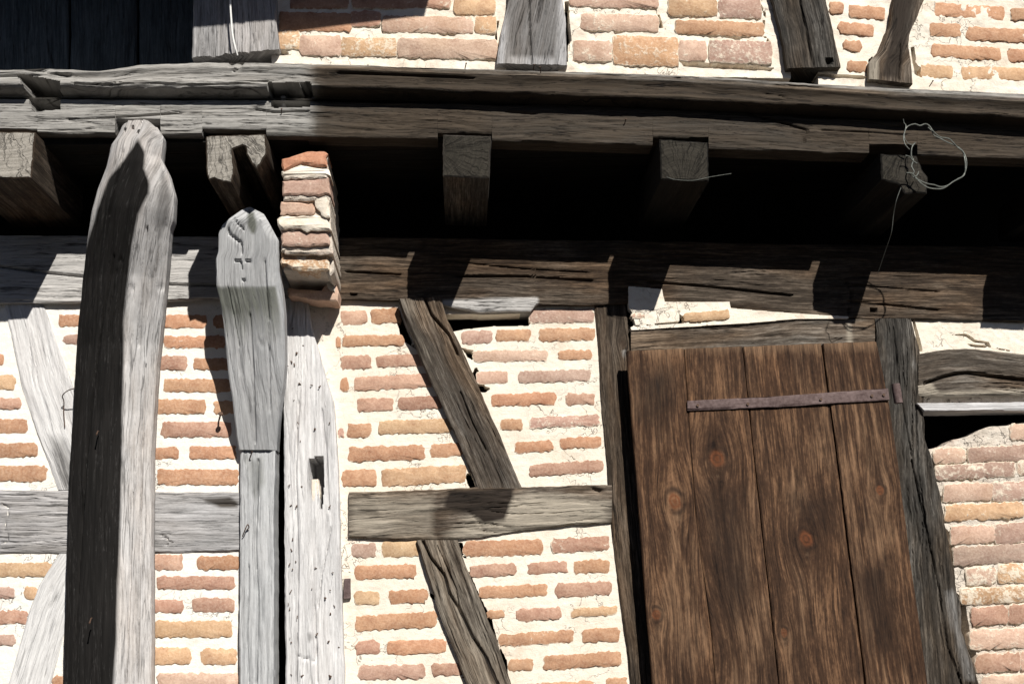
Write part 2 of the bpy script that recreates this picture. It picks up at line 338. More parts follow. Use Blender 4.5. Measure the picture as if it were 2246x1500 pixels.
def timber(name, A, B, axis, d, mat, thick=0.14, bev=0.007, profile=None, cracks=(), pockets=(), tint=None, knots=(), parent=None,
           cu=0.011, cv=0.0045, edge=0.003, relief=0.0025, steps=(), rag=0.0, ushift=0.0, wave=0.004):
    """A squared, weathered timber. A and B are its two long edges; d the distance of its face from the wall face."""
    SEED[0] += 1; sd = SEED[0]
    A = np.array(A, float); B = np.array(B, float); ax = 0 if axis == 'x' else 1; ot = 1-ax
    def ends(R): return R[0, ax], R[-1, ax]
    L = abs(A[-1, ax]-A[0, ax])/F0*5.0
    n = max(4, int(L/cu)); t = np.linspace(0, 1, n+1)
    if len(steps):
        a0, a1 = ends(A); ex = []
        for s in steps: ex += [(s-0.4-a0)/(a1-a0), (s+0.4-a0)/(a1-a0)]
        t = np.unique(np.concatenate([t, ex])); t = t[(t >= 0) & (t <= 1)]
    def rail(R):
        s0, s1 = ends(R); s = s0 + t*(s1-s0)
        o = np.argsort(R[:, ax], kind='stable'); v = np.interp(s, R[o, ax], R[o, ot])
        px, py = (s, v) if ax == 0 else (v, s)
        return P(px, py, val(d, s)), s
    PA, sA = rail(A); PB, sB = rail(B)
    mid = (PA+PB)/2; u = np.concatenate([[0], np.cumsum(np.linalg.norm(np.diff(mid, axis=0), axis=1))])
    ac = PB-PA; Wd = np.linalg.norm(ac, axis=1); ah = ac/np.maximum(Wd, 1e-6)[:, None]
    e1 = edge*(1.6*fbm(u*5, 0.5, sd)+0.7*fbm(u*26, 3.5, sd+1)); e2 = edge*(1.6*fbm(u*5, 7.5, sd+2)+0.7*fbm(u*26, 9.5, sd+3))
    PA = PA+ah*e1[:, None]; PB = PB+ah*e2[:, None]; ac = PB-PA; Wd = np.linalg.norm(ac, axis=1); ah = ac/np.maximum(Wd, 1e-6)[:, None]
    Wm = float(np.median(Wd)); nv = max(4, int(Wm/cv))
    fr = np.linspace(0, 1, nv+1)
    cols = [(0.0, thick, 0), (0.0, thick*0.5, 0), (0.0, bev, 0)] + [(f, 0.0, 1) for f in fr] + [(1.0, bev, 0), (1.0, thick*0.5, 0), (1.0, thick, 0)]
    nc = len(cols); nt_ = len(t)
    F = np.array([c[0] for c in cols]); BK = np.array([c[1] for c in cols]); FR = np.array([c[2] for c in cols])
    ins = np.minimum(bev, Wd*0.2)
    xoff = F[None, :]*Wd[:, None]
    xf = ins[:, None]+F[None, :]*(Wd-2*ins)[:, None]
    xoff = np.where(FR[None, :] > 0, xf, xoff)
    X = PA[:, None, :]+ah[:, None, :]*xoff[..., None]
    bk = np.repeat(BK[None, :], nt_, 0).astype(float)
    Ug = np.repeat(u[:, None], nc, 1); Vg = xoff + np.where(FR[None, :] > 0, 0, np.where(F < 0.5, -BK, BK)[None, :])
    if profile is not None:
        S_ = np.repeat(sA[:, None], nc, 1)
        pf = profile(np.repeat(F[None, :], nt_, 0), S_)
        bk += np.where(BK[None, :] < thick*0.9, pf, 0)
    rel = relief*(1.3*fbm(Ug*5+sd, Vg*70, sd+5, 3)+0.8*fbm(Ug*2.2, Vg*14, sd+6, 3)) + wave*fbm(Ug*1.4, Vg*3, sd+8, 2)
    gr = np.clip(1-np.abs(fbm(Ug*2.2+sd, Vg*30, sd+13, 2))/0.07, 0, 1)*np.clip(0.35+1.6*fbm(Ug*3, Vg*6, sd+15, 2), 0, 1)
    rel = rel + relief*2.2*gr
    bk += rel*FR[None, :]
    if bev > 0:     # worn arrises
        wear = np.clip(fbm(Ug*6, F[None, :]*3.0, sd+11, 3), 0, 1)*0.016
        edgew = np.exp(-np.minimum(xf, Wd[:, None]-xf)/0.008)
        bk += np.where(FR[None, :] > 0, wear*edgew, 0)
    X = X.copy(); X[..., 1] += bk
    px, py = to_px(X.reshape(-1, 3)); px = px.reshape(nt_, nc); py = py.reshape(nt_, nc)
    for pts, wpx, dep in cracks:
        dd = segdist(px, py, pts)[0]
        X[..., 1] += np.where(FR[None, :] > 0, dep*np.exp(-(dd/wpx)**2), 0)
    for poly, dep in pockets:
        X[..., 1] += np.where((FR[None, :] > 0) & inside(px, py, poly), dep, 0)
    if rag > 0:
        gd = np.diff(mid, axis=0); gd = np.concatenate([gd, gd[-1:]]); gd /= np.linalg.norm(gd, axis=1)[:, None]
        for i, sg in ((0, -1), (nt_-1, 1)):
            X[i] += gd[i]*(sg*rag*(fbm(xoff[i]*40, 1.0, sd+21, 3)+0.4))[:, None]
    tn = np.zeros((nt_, nc, 4)); tn[..., 3] = 1
    if tint is not None:
        for k, fn in enumerate(tint):
            if fn is not None: tn[..., k] = np.clip(fn(px, py), 0, 1)
    Uw = Ug+ushift; Vw = Vg.copy()
    for (kx, ky, kr) in knots:
        c = P(kx, ky, val(d, np.array(kx if ax == 0 else ky)))
        j = np.argmin(np.linalg.norm(mid-c, axis=1)); ku = u[j]; kv = float(np.dot(c-PA[j], ah[j])); r = kr/F0*5
        du = Ug-ku; dv = Vg-kv
        Vw = Vw - dv*0.86*np.exp(-(du/(r*4.5))**2-(dv/(r*2.6))**2)
        rr = np.hypot(du/1.25, dv)/r
        ang = np.arctan2(dv, du)
        rr = rr*(1+0.07*np.sin(ang*2+kx)+0.04*np.sin(ang*5))
        tn[..., 2] = np.maximum(tn[..., 2], np.clip((1.0-rr)/0.35, 0, 1)*(0.62+0.3*np.sin(rr*13)))
        halo = np.exp(-((rr-1.2)/0.42)**2)*np.clip(0.75+0.8*fbm(du*25, dv*25, sd+31, 2), 0, 1)
        tn[..., 0] = np.maximum(tn[..., 0], halo*0.55)
        tail = np.exp(-(dv/(r*1.3))**2)*np.clip((du-r)/r, 0, 1)*np.exp(-np.clip(du-r, 0, 9)/(r*3.0))
        tn[..., 1] = np.maximum(tn[..., 1], tail*(0.55+0.5*fbm(du*50, dv*120, sd+33, 3)))
    V = X.reshape(-1, 3)
    idx = np.arange(nt_*nc).reshape(nt_, nc)
    q = np.stack([idx[:-1, :-1], idx[1:, :-1], idx[1:, 1:], idx[:-1, 1:]], -1).reshape(-1, 4)
    a, b, c3 = X[nt_//2, nc//2], X[min(nt_//2+1, nt_-1), nc//2], X[nt_//2, nc//2+1]
    flip = np.cross(b-a, c3-a)[1] > 0
    if flip: q = q[:, ::-1]
    faces = q.tolist()
    e0 = idx[0].tolist(); e9 = idx[-1].tolist()
    if flip: faces += [e0[::-1], e9]
    else: faces += [e0, e9[::-1]]
    bq = [int(idx[0, 0]), int(idx[0, -1]), int(idx[-1, -1]), int(idx[-1, 0])]
    guv = np.stack([Uw.ravel(), Vw.ravel(), np.full(Uw.size, sd*3.7)], -1)
    return mkobj(name, V, faces, mat, parent, attrs={'guv': ('FLOAT_VECTOR', guv), 'tint': ('FLOAT_COLOR', tn.reshape(-1, 4))})

def tube(name, pts, rad, mat, parent=None, k=7, head=None):
    pts = np.asarray(pts, float); n = len(pts); rad = np.broadcast_to(np.asarray(rad, float), (n,))
    V = []; Fc = []
    for i in range(n):
        tg = pts[min(i+1, n-1)]-pts[max(i-1, 0)]; tg = tg/np.linalg.norm(tg)
        r = np.cross(tg, [0.31, 0.2, 0.93]); r /= np.linalg.norm(r); s = np.cross(tg, r)
        for j in range(k):
            a = 2*math.pi*j/k; V.append(pts[i]+rad[i]*(math.cos(a)*r+math.sin(a)*s))
    for i in range(n-1):
        for j in range(k): Fc.append([i*k+j, i*k+(j+1) % k, (i+1)*k+(j+1) % k, (i+1)*k+j])
    Fc.append(list(range(k))[::-1]); Fc.append([(n-1)*k+j for j in range(k)])
    return mkobj(name, V, Fc, mat, parent)

def smoothpath(pts, n=8):
    p = np.asarray(pts, float); o = []
    for i in range(len(p)-1):
        a = p[max(i-1, 0)]; b = p[i]; c = p[i+1]; e = p[min(i+2, len(p)-1)]
        for t in np.linspace(0, 1, n, endpoint=False):
            o.append(0.5*((2*b)+(-a+c)*t+(2*a-5*b+4*c-e)*t*t+(-a+3*b-3*c+e)*t**3))
    o.append(p[-1]); return np.array(o)

def nail(px, py, d, parent, out=0.012, r=0.003, bend=(0, 0), hr=2.0, name='nail'):
    b = P(px, py, d); o = np.array([bend[0], -out, bend[1]])
    pts = [b+np.array([0, .01, 0]), b, b+o*0.8, b+o*0.82, b+o]
    return tube(name, pts, [r, r, r, r*hr, r*hr], M['nail'], parent, 6)

def prism(name, poly_px, d, back, mat, parent=None, amp=0.002, n_per=0.02, front_mat=None, inset=0.006, pith=(0, 0), sd=1, taper=None, edgeattr=False):
    """Solid with an outline given in the plane d, going back by `back` metres. taper: (dx,dz) shift at the back."""
    C = P(*np.array(poly_px, float).T, d)
    pts = []
    for i in range(len(C)):
        a, b = C[i], C[(i+1) % len(C)]; k = max(1, int(np.linalg.norm(b-a)/n_per))
        for j in range(k): pts.append(a+(b-a)*j/k)
    pts = np.array(pts); n = len(pts)
    cen = pts.mean(0); s = np.cumsum(np.linalg.norm(np.diff(pts, axis=0, append=pts[:1]), axis=1))
    tg = np.roll(pts, -1, 0)-np.roll(pts, 1, 0); nm = np.stack([tg[:, 2], np.zeros(n), -tg[:, 0]], -1); nm /= np.linalg.norm(nm, axis=1)[:, None]+1e-9
    area = 0.5*np.sum(pts[:, 0]*np.roll(pts[:, 2], -1)-np.roll(pts[:, 0], -1)*pts[:, 2])
    if area < 0: nm = -nm      # outward for ccw in xz
    nm = nm if area >= 0 else nm
    jit = amp*(fbm(s*30, sd*1.3, sd, 3)+0.3*rng.standard_normal(n))
    o = pts+nm*jit[:, None]
    r1 = o-nm*inset
    r1[:, 1] += 0
    r0_ = o.copy(); r0_[:, 1] += inset*0.8
    rb = o.copy(); rb[:, 1] += back
    rm = o.copy(); rm[:, 1] += back*0.5
    if taper is not None: rb[:, 0] += taper[0]; rb[:, 2] += taper[1]; rm[:, 0] += taper[0]*.5; rm[:, 2] += taper[1]*.5
    r1[:, 1] += amp*0.8*fbm(pts[:, 0]*20, pts[:, 2]*20, sd+3, 3)
    V = np.concatenate([r1, r0_, rm, rb]); Fc = []; fm = []
    tri = tessellate_polygon([[Vector((p[0], p[2], 0)) for p in r1]])
    for t in tri:
        a, b, c = (r1[i] for i in t)
        if np.cross(b-a, c-a)[1] > 0: t = (t[0], t[2], t[1])
        Fc.append(list(t)); fm.append(1 if front_mat else 0)
    for k in range(3):
        for i in range(n):
            j = (i+1) % n; f = [k*n+i, k*n+j, (k+1)*n+j, (k+1)*n+i]
            Fc.append(f if area < 0 else f[::-1]); fm.append(0)
    Fc.append([3*n+i for i in range(n)] if area < 0 else [3*n+i for i in range(n)][::-1]); fm.append(0)
    pc = P(pith[0], pith[1], d) if pith != (0, 0) else cen
    guv = np.zeros((len(V), 3)); guv[:n, 0] = r1[:, 0]-pc[0]; guv[:n, 1] = r1[:, 2]-pc[2]; guv[:, 2] = sd*2.3
    for k, q in ((1, 0.0), (2, back*.5), (3, back)):
        guv[k*n:(k+1)*n, 0] = q; guv[k*n:(k+1)*n, 1] = s
    if front_mat:   # separate front ring so both coordinate sets stay exact
        pass
    tn = np.zeros((len(V), 4)); tn[:, 3] = 1
    at = {'guv': ('FLOAT_VECTOR', guv), 'tint': ('FLOAT_COLOR', tn)}
    return mkobj(name, V, Fc, [mat, front_mat] if front_mat else mat, parent, attrs=at, fmat=fm, sharp=35)

# ------------------------------------------------------------------ masonry
def panel(root, poly, d, mat, holes=(), cell=0.012, thick=0.10, amp=0.0018, sd=1, name='mortar', tintholes=None):
    poly = [tuple(p) for p in poly]
    C = P(*np.array(poly, float).T, d); q = C[:, [0, 2]]
    hq = [P(*np.array(h, float).T, d)[:, [0, 2]] for h in holes]
    x0, z0 = q.min(0); x1, z1 = q.max(0)
    nx = int((x1-x0)/cell)+1; nz = int((z1-z0)/cell)+1
    gx, gz = np.meshgrid(np.linspace(x0, x1, nx+1), np.linspace(z0, z1, nz+1), indexing='ij')
    cx = (gx[:-1, :-1]+gx[1:, 1:])/2; cz = (gz[:-1, :-1]+gz[1:, 1:])/2
    jx = 0.008*fbm(cx*25, cz*25, sd+40, 3); jz = 0.008*fbm(cx*25, cz*25, sd+41, 3)
    keep = inside(cx, cz, q)
    for h in hq: keep &= ~inside(cx+jx, cz+jz, h)
    idx = np.arange((nx+1)*(nz+1)).reshape(nx+1, nz+1)
    fq = np.stack([idx[:-1, :-1], idx[1:, :-1], idx[1:, 1:], idx[:-1, 1:]], -1)[keep]
    used = np.unique(fq); remap = -np.ones((nx+1)*(nz+1), int); remap[used] = np.arange(len(used))
    X = gx.ravel()[used]; Z = gz.ravel()[used]; fq = remap[fq]
    # boundary edges
    e = np.concatenate([fq[:, [0, 1]], fq[:, [1, 2]], fq[:, [2, 3]], fq[:, [3, 0]]])
    key = np.sort(e, 1); _, inv, cnt = np.unique(key[:, 0]*10**7+key[:, 1], return_inverse=True, return_counts=True)
    be = e[cnt[inv] == 1]; bv = np.unique(be)
    for h in hq+[q]:
        dd, bx, bz = segdist(X[bv], Z[bv], h, True)
        k = dd < cell*1.1; X[bv] = np.where(k, bx*0.8+X[bv]*0.2, X[bv]); Z[bv] = np.where(k, bz*0.8+Z[bv]*0.2, Z[bv])
    Y = -d + amp*(1.5*fbm(X*9, Z*9, sd, 3)+1.2*fbm(X*45, Z*45, sd+7, 2))
    nb = len(bv); rb = {int(b): i for i, b in enumerate(bv)}
    V = np.concatenate([np.stack([X, Y, Z], -1), np.stack([X[bv], Y[bv]+thick, Z[bv]], -1)])
    Fc = fq.tolist()
    for a, b in be: Fc.append([int(b), int(a), len(X)+rb[int(a)], len(X)+rb[int(b)]])
    return mkobj(name, V, Fc, mat, root, sharp=50)

BR = {'o': (0.455, 0.258, 0.158), 'p': (0.43, 0.26, 0.19), 'y': (0.53, 0.345, 0.21), 'r': (0.45, 0.215, 0.135), 'm': (0.43, 0.29, 0.235), 'k': (0.54, 0.375, 0.29)}
BN = [0]
def brick(root, x0, x1, ya, yb, d, sl=0.0, c='o', smear=0.25, proud=0.004, mat='brick', rough=1.0, back=0.05, name='brick', grow=0.0):
    """x0..x1, ya..yb in photo pixels at its left end; sl = rise to the right (pixels per pixel)"""
    BN[0] += 1; sd = BN[0]
    ya -= 1.6+grow; yb += 1.6+grow; x0 -= 1.0+grow; x1 += 1.0+grow
    cs = P([x0, x1, x1, x0], [ya, ya-sl*(x1-x0), yb-sl*(x1-x0), yb], d+proud)
    o = cs.mean(0); w = np.linalg.norm(cs[1]-cs[0]); h = np.linalg.norm(cs[3]-cs[0])
    ex = (cs[1]-cs[0])/w; ez = (cs[0]-cs[3])/h
    nl = max(5, int(w/0.0115)); ns = 4
    pts = []
    for i in range(nl): pts.append((-w/2+w*i/nl, -h/2))
    for i in range(ns): pts.append((w/2, -h/2+h*i/ns))
    for i in range(nl): pts.append((w/2-w*i/nl, h/2))
    for i in range(ns): pts.append((-w/2, h/2-h*i/ns))
    p = np.array(pts); n = len(p)
    # round the corners, ragged outline
    sgn = np.stack([p[:, 0]/(w/2), p[:, 1]/(h/2)], -1)
    corner = (np.abs(sgn[:, 0]) > 0.99) & (np.abs(sgn[:, 1]) > 0.99)
    p[corner] *= np.array([1-0.004/w*2, 1-0.005/h*2])
    p += rough*0.0026*rng.standard_normal((n, 2)) + rough*0.0022*np.stack([fbm(p[:, 1]*30+sd, p[:, 0]*5, sd, 2), fbm(p[:, 0]*18+sd*3, p[:, 1]*3, sd+1, 3)], -1)
    inn = p*np.array([1-2*0.005/w, 1-2*0.005/h])
    def w3(q, dep): return o+q[:, :1]*ex+q[:, 1:]*ez+np.array([0, 1, 0])*np.asarray(dep).reshape(-1, 1)
    V = np.concatenate([w3(inn, 0.0004*rng.standard_normal(n)), w3(p, np.full(n, proud*0.45+0.0008)), w3(p, np.full(n, back)), [o+np.array([0, -0.0005, 0])]])
    Fc = [[3*n, i, (i+1) % n] for i in range(n)]
    Fc += [[n+i, n+(i+1) % n, (i+1) % n, i] for i in range(n)]
    Fc += [[2*n+i, 2*n+(i+1) % n, n+(i+1) % n, n+i] for i in range(n)]
    edge = np.concatenate([np.zeros(n), np.ones(2*n), [0]])
    ob = mkobj(name, V, Fc, M[mat], root, attrs={'edge': ('FLOAT', edge)}, origin=o, sharp=60)
    b = BR[c]; j = 1+0.07*rng.standard_normal(); k = 1+0.03*rng.standard_normal()
    ob.color = (min(1, b[0]*j), min(1, b[1]*j*k), min(1, b[2]*j*k), float(np.clip(smear+0.1*rng.standard_normal(), 0, 1)))
    return ob

STD = {}
def fill(root, x0, x1, y0, y1, d, pitch=49, sl=0.0, mat='brick', proud=0.004, h=31):
    """courses beyond what the photograph shows: plain bricks that share one mesh"""
    if mat not in STD:
        t = brick(root, 1000, 1112, 1000, 1031, 0.0, 0, 'o', 0.3, proud, mat); STD[mat] = t.data; t.data.name = 'brick'
        bpy.data.objects.remove(t)
    y = y0; r = 0
    while y+h < y1:
        x = x0 + (0 if r % 2 else -60)
        while x < x1:
            w = 112 if (int(x*7+r) % 5) else 62
            a, b = max(x, x0+4), min(x+w, x1-4)
            if b-a > 22:
                cs = P([a, b, b, a], [y-sl*(a-x0), y-sl*(b-x0), y+h-sl*(b-x0), y+h-sl*(a-x0)], d+proud)
                ob = bpy.data.objects.new('brick', STD[mat]); COL.objects.link(ob)
                ob.location = cs.mean(0); ww = np.linalg.norm(cs[1]-cs[0])
                ob.scale = (ww/(112/F0*5.08), 1, np.linalg.norm(cs[3]-cs[0])/(31/F0*5.1))
                setpar(ob, root); bb = BR[random.choice('oopyrm')]; ob.color = (*bb, 0.25)
            x += w+18
        y += pitch; r += 1

# ================================================================== THE SETTING
def boxmesh(name, lo, hi, mat, parent=None):
    (a, b, c), (d_, e, f) = lo, hi
    V = [(a, b, c), (d_, b, c), (d_, e, c), (a, e, c), (a, b, f), (d_, b, f), (d_, e, f), (a, e, f)]
    Fc = [[0, 3, 2, 1], [4, 5, 6, 7], [0, 1, 5, 4], [1, 2, 6, 5], [2, 3, 7, 6], [3, 0, 4, 7]]
    return mkobj(name, V, Fc, mat, parent, smooth=False)

XL, XR = float(P(-420, 900, 0)[0]), float(P(2720, 900, 0)[0])
structure(mkobj('ground', [(-60, -60, 0), (60, -60, 0), (60, 60, 0), (-60, 60, 0)], [[0, 1, 2, 3]], M['ground'], smooth=False))
core = boxmesh('building_interior', (XL, 0.36, 0.002), (XR, 3.5, 5.6), M['void']); structure(core)
# stone plinth under the lower wall
pl = empty('plinth', (0, 0, 0)); tag(pl, 'low rough stone plinth at the foot of the timber wall', 'plinth')
x = XL
while x < XR-0.1:
    w = random.uniform(0.35, 0.6); w = min(w, XR-x)
    k = boxmesh('stone', (x, -0.07-random.uniform(0, .02), 0.0), (x+w-0.012, 0.12, 0.30+random.uniform(-.02, .0)), M['stone'], pl); x += w
boxmesh('mortar', (XL, -0.05, 0.0), (XR, 0.118, 0.275), M['mgrey'], pl)

ZB = 1985   # photo row (below the frame) where the sill beam lies
sill = timber('sill_beam', [(-420, 1950), (2720, 1950)], [(-420, 2020), (2720, 2020)], 'x', 0.05, M['grey'], thick=0.16, cu=0.04, cv=0.02)
tag(sill, 'long grey oak sill beam on the stone plinth at the foot of the wall', 'beam')

# ------------------------------------------------------------------ lower wall: brick infill
def T(name, label): o = empty(name, (0, 0, 0)); tag(o, label, 'brick wall', 'brick infill panels of the timber frame'); return o
def T2(name, label, at): 
    o = empty(name, at); tag(o, label, 'brick wall', 'brick infill panels of the timber frame'); return o

pA = T2('brickwork', 'brick infill with white mortar between wall plate and rail behind the dark curved post', P(330, 1075, 0))
panel(pA, [(-420, 600), (603, 600), (603, 1145), (-420, 1145)], 0, M['mwhite'], sd=2)
for a in [(129, 185, 691, 714, 'o'), (139, 185, 735, 752, 'm'), (-40, 7, 777, 798, 'o'), (-60, 32, 823, 853, 'y'), (-70, 45, 874, 896, 'p'), (-60, 60, 920, 948, 'o'), (-40, 80, 972, 1001, 'o'), (-20, 101, 1022, 1054, 'o'),
          (352, 452, 691, 718, 'o'), (469, 540, 693, 718, 'o'), (359, 495, 738, 762, 'o'), (300, 409, 781, 810, 'p'), (425, 520, 787, 810, 'o'), (359, 507, 832, 858, 'o'), (290, 341, 832, 856, 'o'),
          (300, 450, 877, 906, 'o'), (469, 540, 880, 906, 'y'), (354, 506, 926, 957, 'p'), (300, 391, 982, 1005, 'o'), (416, 518, 980, 1006, 'o'), (345, 522, 1030, 1062, 'o')]:
    brick(pA, a[0], a[1], a[2], a[3], 0, 0, a[4], 0.12, mat='brickw')
fill(pA, -415, -75, 690, 1070, 0, mat='brickw')
pB = T2('brickwork', 'brick infill with white mortar below the grey rail behind the dark curved post', P(330, 1900, 0))
panel(pB, [(-420, 1145), (603, 1145), (603, 1980), (-420, 1980)], 0, M['mwhite'], sd=3)
for a in [(-30, 115, 1235, 1264, 'y'), (-60, 30, 1288, 1311, 'm'), (54, 81, 1288, 1311, 'y'), (-60, 60, 1340, 1366, 'p'), (-60, 32, 1393, 1414, 'm'), (113, 160, 1484, 1510, 'o'),
          (310, 401, 1217, 1248, 'p'), (433, 524, 1220, 1248, 'o'), (343, 514, 1265, 1291, 'p'), (300, 401, 1316, 1342, 'p'), (423, 513, 1312, 1341, 'p'), (338, 509, 1362, 1396, 'y'),
          (300, 418, 1421, 1455, 'y'), (441, 519, 1423, 1455, 'y'), (345, 524, 1477, 1510, 'k')]:
    brick(pB, a[0], a[1], a[2], a[3], 0, 0, a[4], 0.14, mat='brickw')
fill(pB, -415, -75, 1235, 1940, 0, mat='brickw'); fill(pB, -60, 620, 1530, 1940, 0, mat='brickw')

pC = T2('brickwork', 'brick infill with cream mortar crossed by the leaning upper strut, beside the shutter', P(1050, 1070, 0))
gapC = [[(672, 998), (714, 998), (716, 1120), (672, 1120)], [(975, 690), (1010, 689), (1060, 690), (1168, 686), (1166, 706), (1160, 715), (1080, 716), (1010, 724), (985, 730)],
        [(858, 672), (874, 676), (900, 740), (920, 770), (880, 745), (873, 712), (862, 700)],
        [(1045, 800), (1062, 845), (1078, 852), (1062, 862), (1050, 858), (1035, 820)],
        [(1012, 762), (1040, 768), (1036, 790), (1026, 784)],
        [(1020, 1045), (1030, 1030), (1046, 1072), (1030, 1070)]]
panel(pC, [(640, 600), (1345, 600), (1345, 1131), (640, 1131)], 0, M['mcream'], gapC, sd=4)
for a in [(749, 804, 683, 711, 'p', .02), (813, 877, 679, 708, 'o', .02), (753, 885, 737, 759, 'o', .02), (738, 747, 740, 760, 'o', 0), (747, 813, 781, 808, 'p', .01), (826, 932, 780, 804, 'p', .03),
          (748, 764, 830, 858, 'o', 0), (777, 945, 828, 856, 'p', .05), (784, 862, 875, 902, 'p', .02), (874, 968, 872, 898, 'p', .04), (743, 754, 940, 957, 'm', 0), (762, 814, 930, 958, 'o', .02),
          (831, 988, 924, 952, 'y', .03), (765, 932, 981, 1011, 'o', .03), (945, 1014, 975, 1002, 'o', .05), (750, 826, 1032, 1066, 'o', .03), (838, 1021, 1030, 1066, 'y', .055),
          (1163, 1303, 680, 708, 'm', .02, .55), (1012, 1078, 727, 752, 'm', .02), (1088, 1163, 725, 748, 'o', .03), (1183, 1305, 722, 747, 'o', .02, .4),
          (1038, 1200, 770, 792, 'k', .01, .45), (1225, 1297, 770, 789, 'o', .02), (1046, 1112, 816, 840, 'k', .02, .35), (1138, 1295, 815, 839, 'm', .03, .45), (1078, 1219, 866, 890, 'o', .04), (1242, 1305, 864, 886, 'p', .02),
          (1098, 1146, 920, 943, 'o', .03, .3), (1163, 1316, 916, 939, 'm', .05, .5), (1130, 1212, 970, 992, 'o', .05, .4), (1231, 1318, 962, 984, 'o', .06), (1161, 1322, 1021, 1045, 'p', .075)]:
    brick(pC, a[0], a[1], a[2], a[3], 0, a[5], a[4], a[6] if len(a) > 6 else 0.22)
pD = T2('brickwork', 'brick infill with cream mortar crossed by the leaning lower strut, beside the shutter', P(1050, 1900, 0))
gapD = [[(1006, 1187), (1014, 1190), (1024, 1225), (1014, 1222)], [(1028, 1250), (1050, 1300), (1064, 1330), (1078, 1352), (1084, 1380), (1094, 1412), (1080, 1400), (1050, 1330), (1020, 1255)],
        [(1098, 1420), (1112, 1448), (1114, 1480), (1122, 1500), (1108, 1500), (1094, 1450)], [(940, 1300), (954, 1304), (958, 1316), (946, 1312)], [(1000, 1455), (1012, 1450), (1020, 1490), (1008, 1486)]]
panel(pD, [(640, 1131), (1460, 1131), (1460, 1980), (640, 1980)], 0, M['mcream'], gapD, sd=5)
for a in [(772, 823, 1194, 1221, 'm', .02), (838, 920, 1188, 1221, 'y', .03), (779, 911, 1242, 1270, 'o', .03), (777, 831, 1298, 1325, 'y', .0), (852, 936, 1296, 1323, 'o', .05), (781, 957, 1352, 1383, 'o', .06),
          (781, 831, 1407, 1433, 'p', .02), (850, 977, 1406, 1435, 'o', .03), (786, 931, 1461, 1490, 'k', .03), (948, 1010, 1456, 1480, 'p', .02),
          (1018, 1190, 1188, 1220, 'o', .03, .45), (1210, 1336, 1182, 1212, 'p', .05, .3), (1031, 1132, 1241, 1265, 'p', .05), (1158, 1244, 1235, 1258, 'p', .05), (1259, 1336, 1232, 1258, 'o', .07, .35),
          (1051, 1200, 1288, 1312, 'o', .05), (1219, 1341, 1281, 1308, 'p', .05), (1070, 1105, 1340, 1357, 'o', .03), (1134, 1229, 1336, 1360, 'p', .04), (1253, 1354, 1335, 1354, 'y', .08, .6),
          (1094, 1258, 1390, 1416, 'o', .055), (1278, 1359, 1381, 1408, 'o', .05), (1116, 1168, 1447, 1470, 'o', .04), (1193, 1363, 1439, 1468, 'o', .06), (1150, 1302, 1500, 1528, 'o', .04), (1330, 1375, 1488, 1514, 'o', .05)]:
    brick(pD, a[0], a[1], a[2], a[3], 0, a[5], a[4], a[6] if len(a) > 6 else 0.2)
fill(pD, 765, 1395, 1545, 1940, 0, sl=.03)

pE = T2('plaster_strip', 'strip of cream plaster with one bare orange brick between plate and shutter lintel', P(1600, 712, 0.04)); 
panel(pE, [(1378, 628), (1452, 634), (1458, 662), (1600, 662), (1603, 676), (1700, 684), (1790, 690), (1860, 694), (1862, 699), (1750, 699), (1650, 708), (1500, 717), (1384, 724), (1380, 700)], 0.043, M['mcream'], [[(1376, 676), (1383, 676), (1394, 711), (1380, 722)], [(1490, 688), (1500, 695), (1500, 709), (1395, 716), (1395, 713), (1490, 704)]], thick=0.05, sd=6, amp=0.003, name='plaster', cell=0.008)
brick(pE, 1500, 1600, 688, 707, 0.043, .08, 'y', 0.1, proud=0.008)
brick(pE, 1385, 1415, 688, 697, 0.043, 0, 'k', 0.7, proud=0.003)
pE['category'] = 'plaster'; pE['group'] = 'plaster strips below the plate'
pK = T2('plaster_strip', 'cracked cream plaster between plate and beam right of the shutter post', P(2150, 770, 0.02))
panel(pK, [(1960, 690), (2720, 690), (2720, 800), (1960, 800)], 0.02, M['mcream'], [[(2085, 734), (2116, 731), (2125, 734), (2140, 745), (2170, 750), (2174, 762), (2165, 760), (2162, 754), (2136, 750), (2118, 738)],
      [(2120, 753), (2166, 758), (2170, 764), (2130, 760)], [(2186, 762), (2215, 768), (2216, 772), (2186, 766)], [(2000, 700), (2006, 700), (2025, 770), (2016, 772)]], sd=7, amp=0.003, thick=0.08, name='plaster', cell=0.007)
pK['category'] = 'plaster'; pK['group'] = 'plaster strips below the plate'

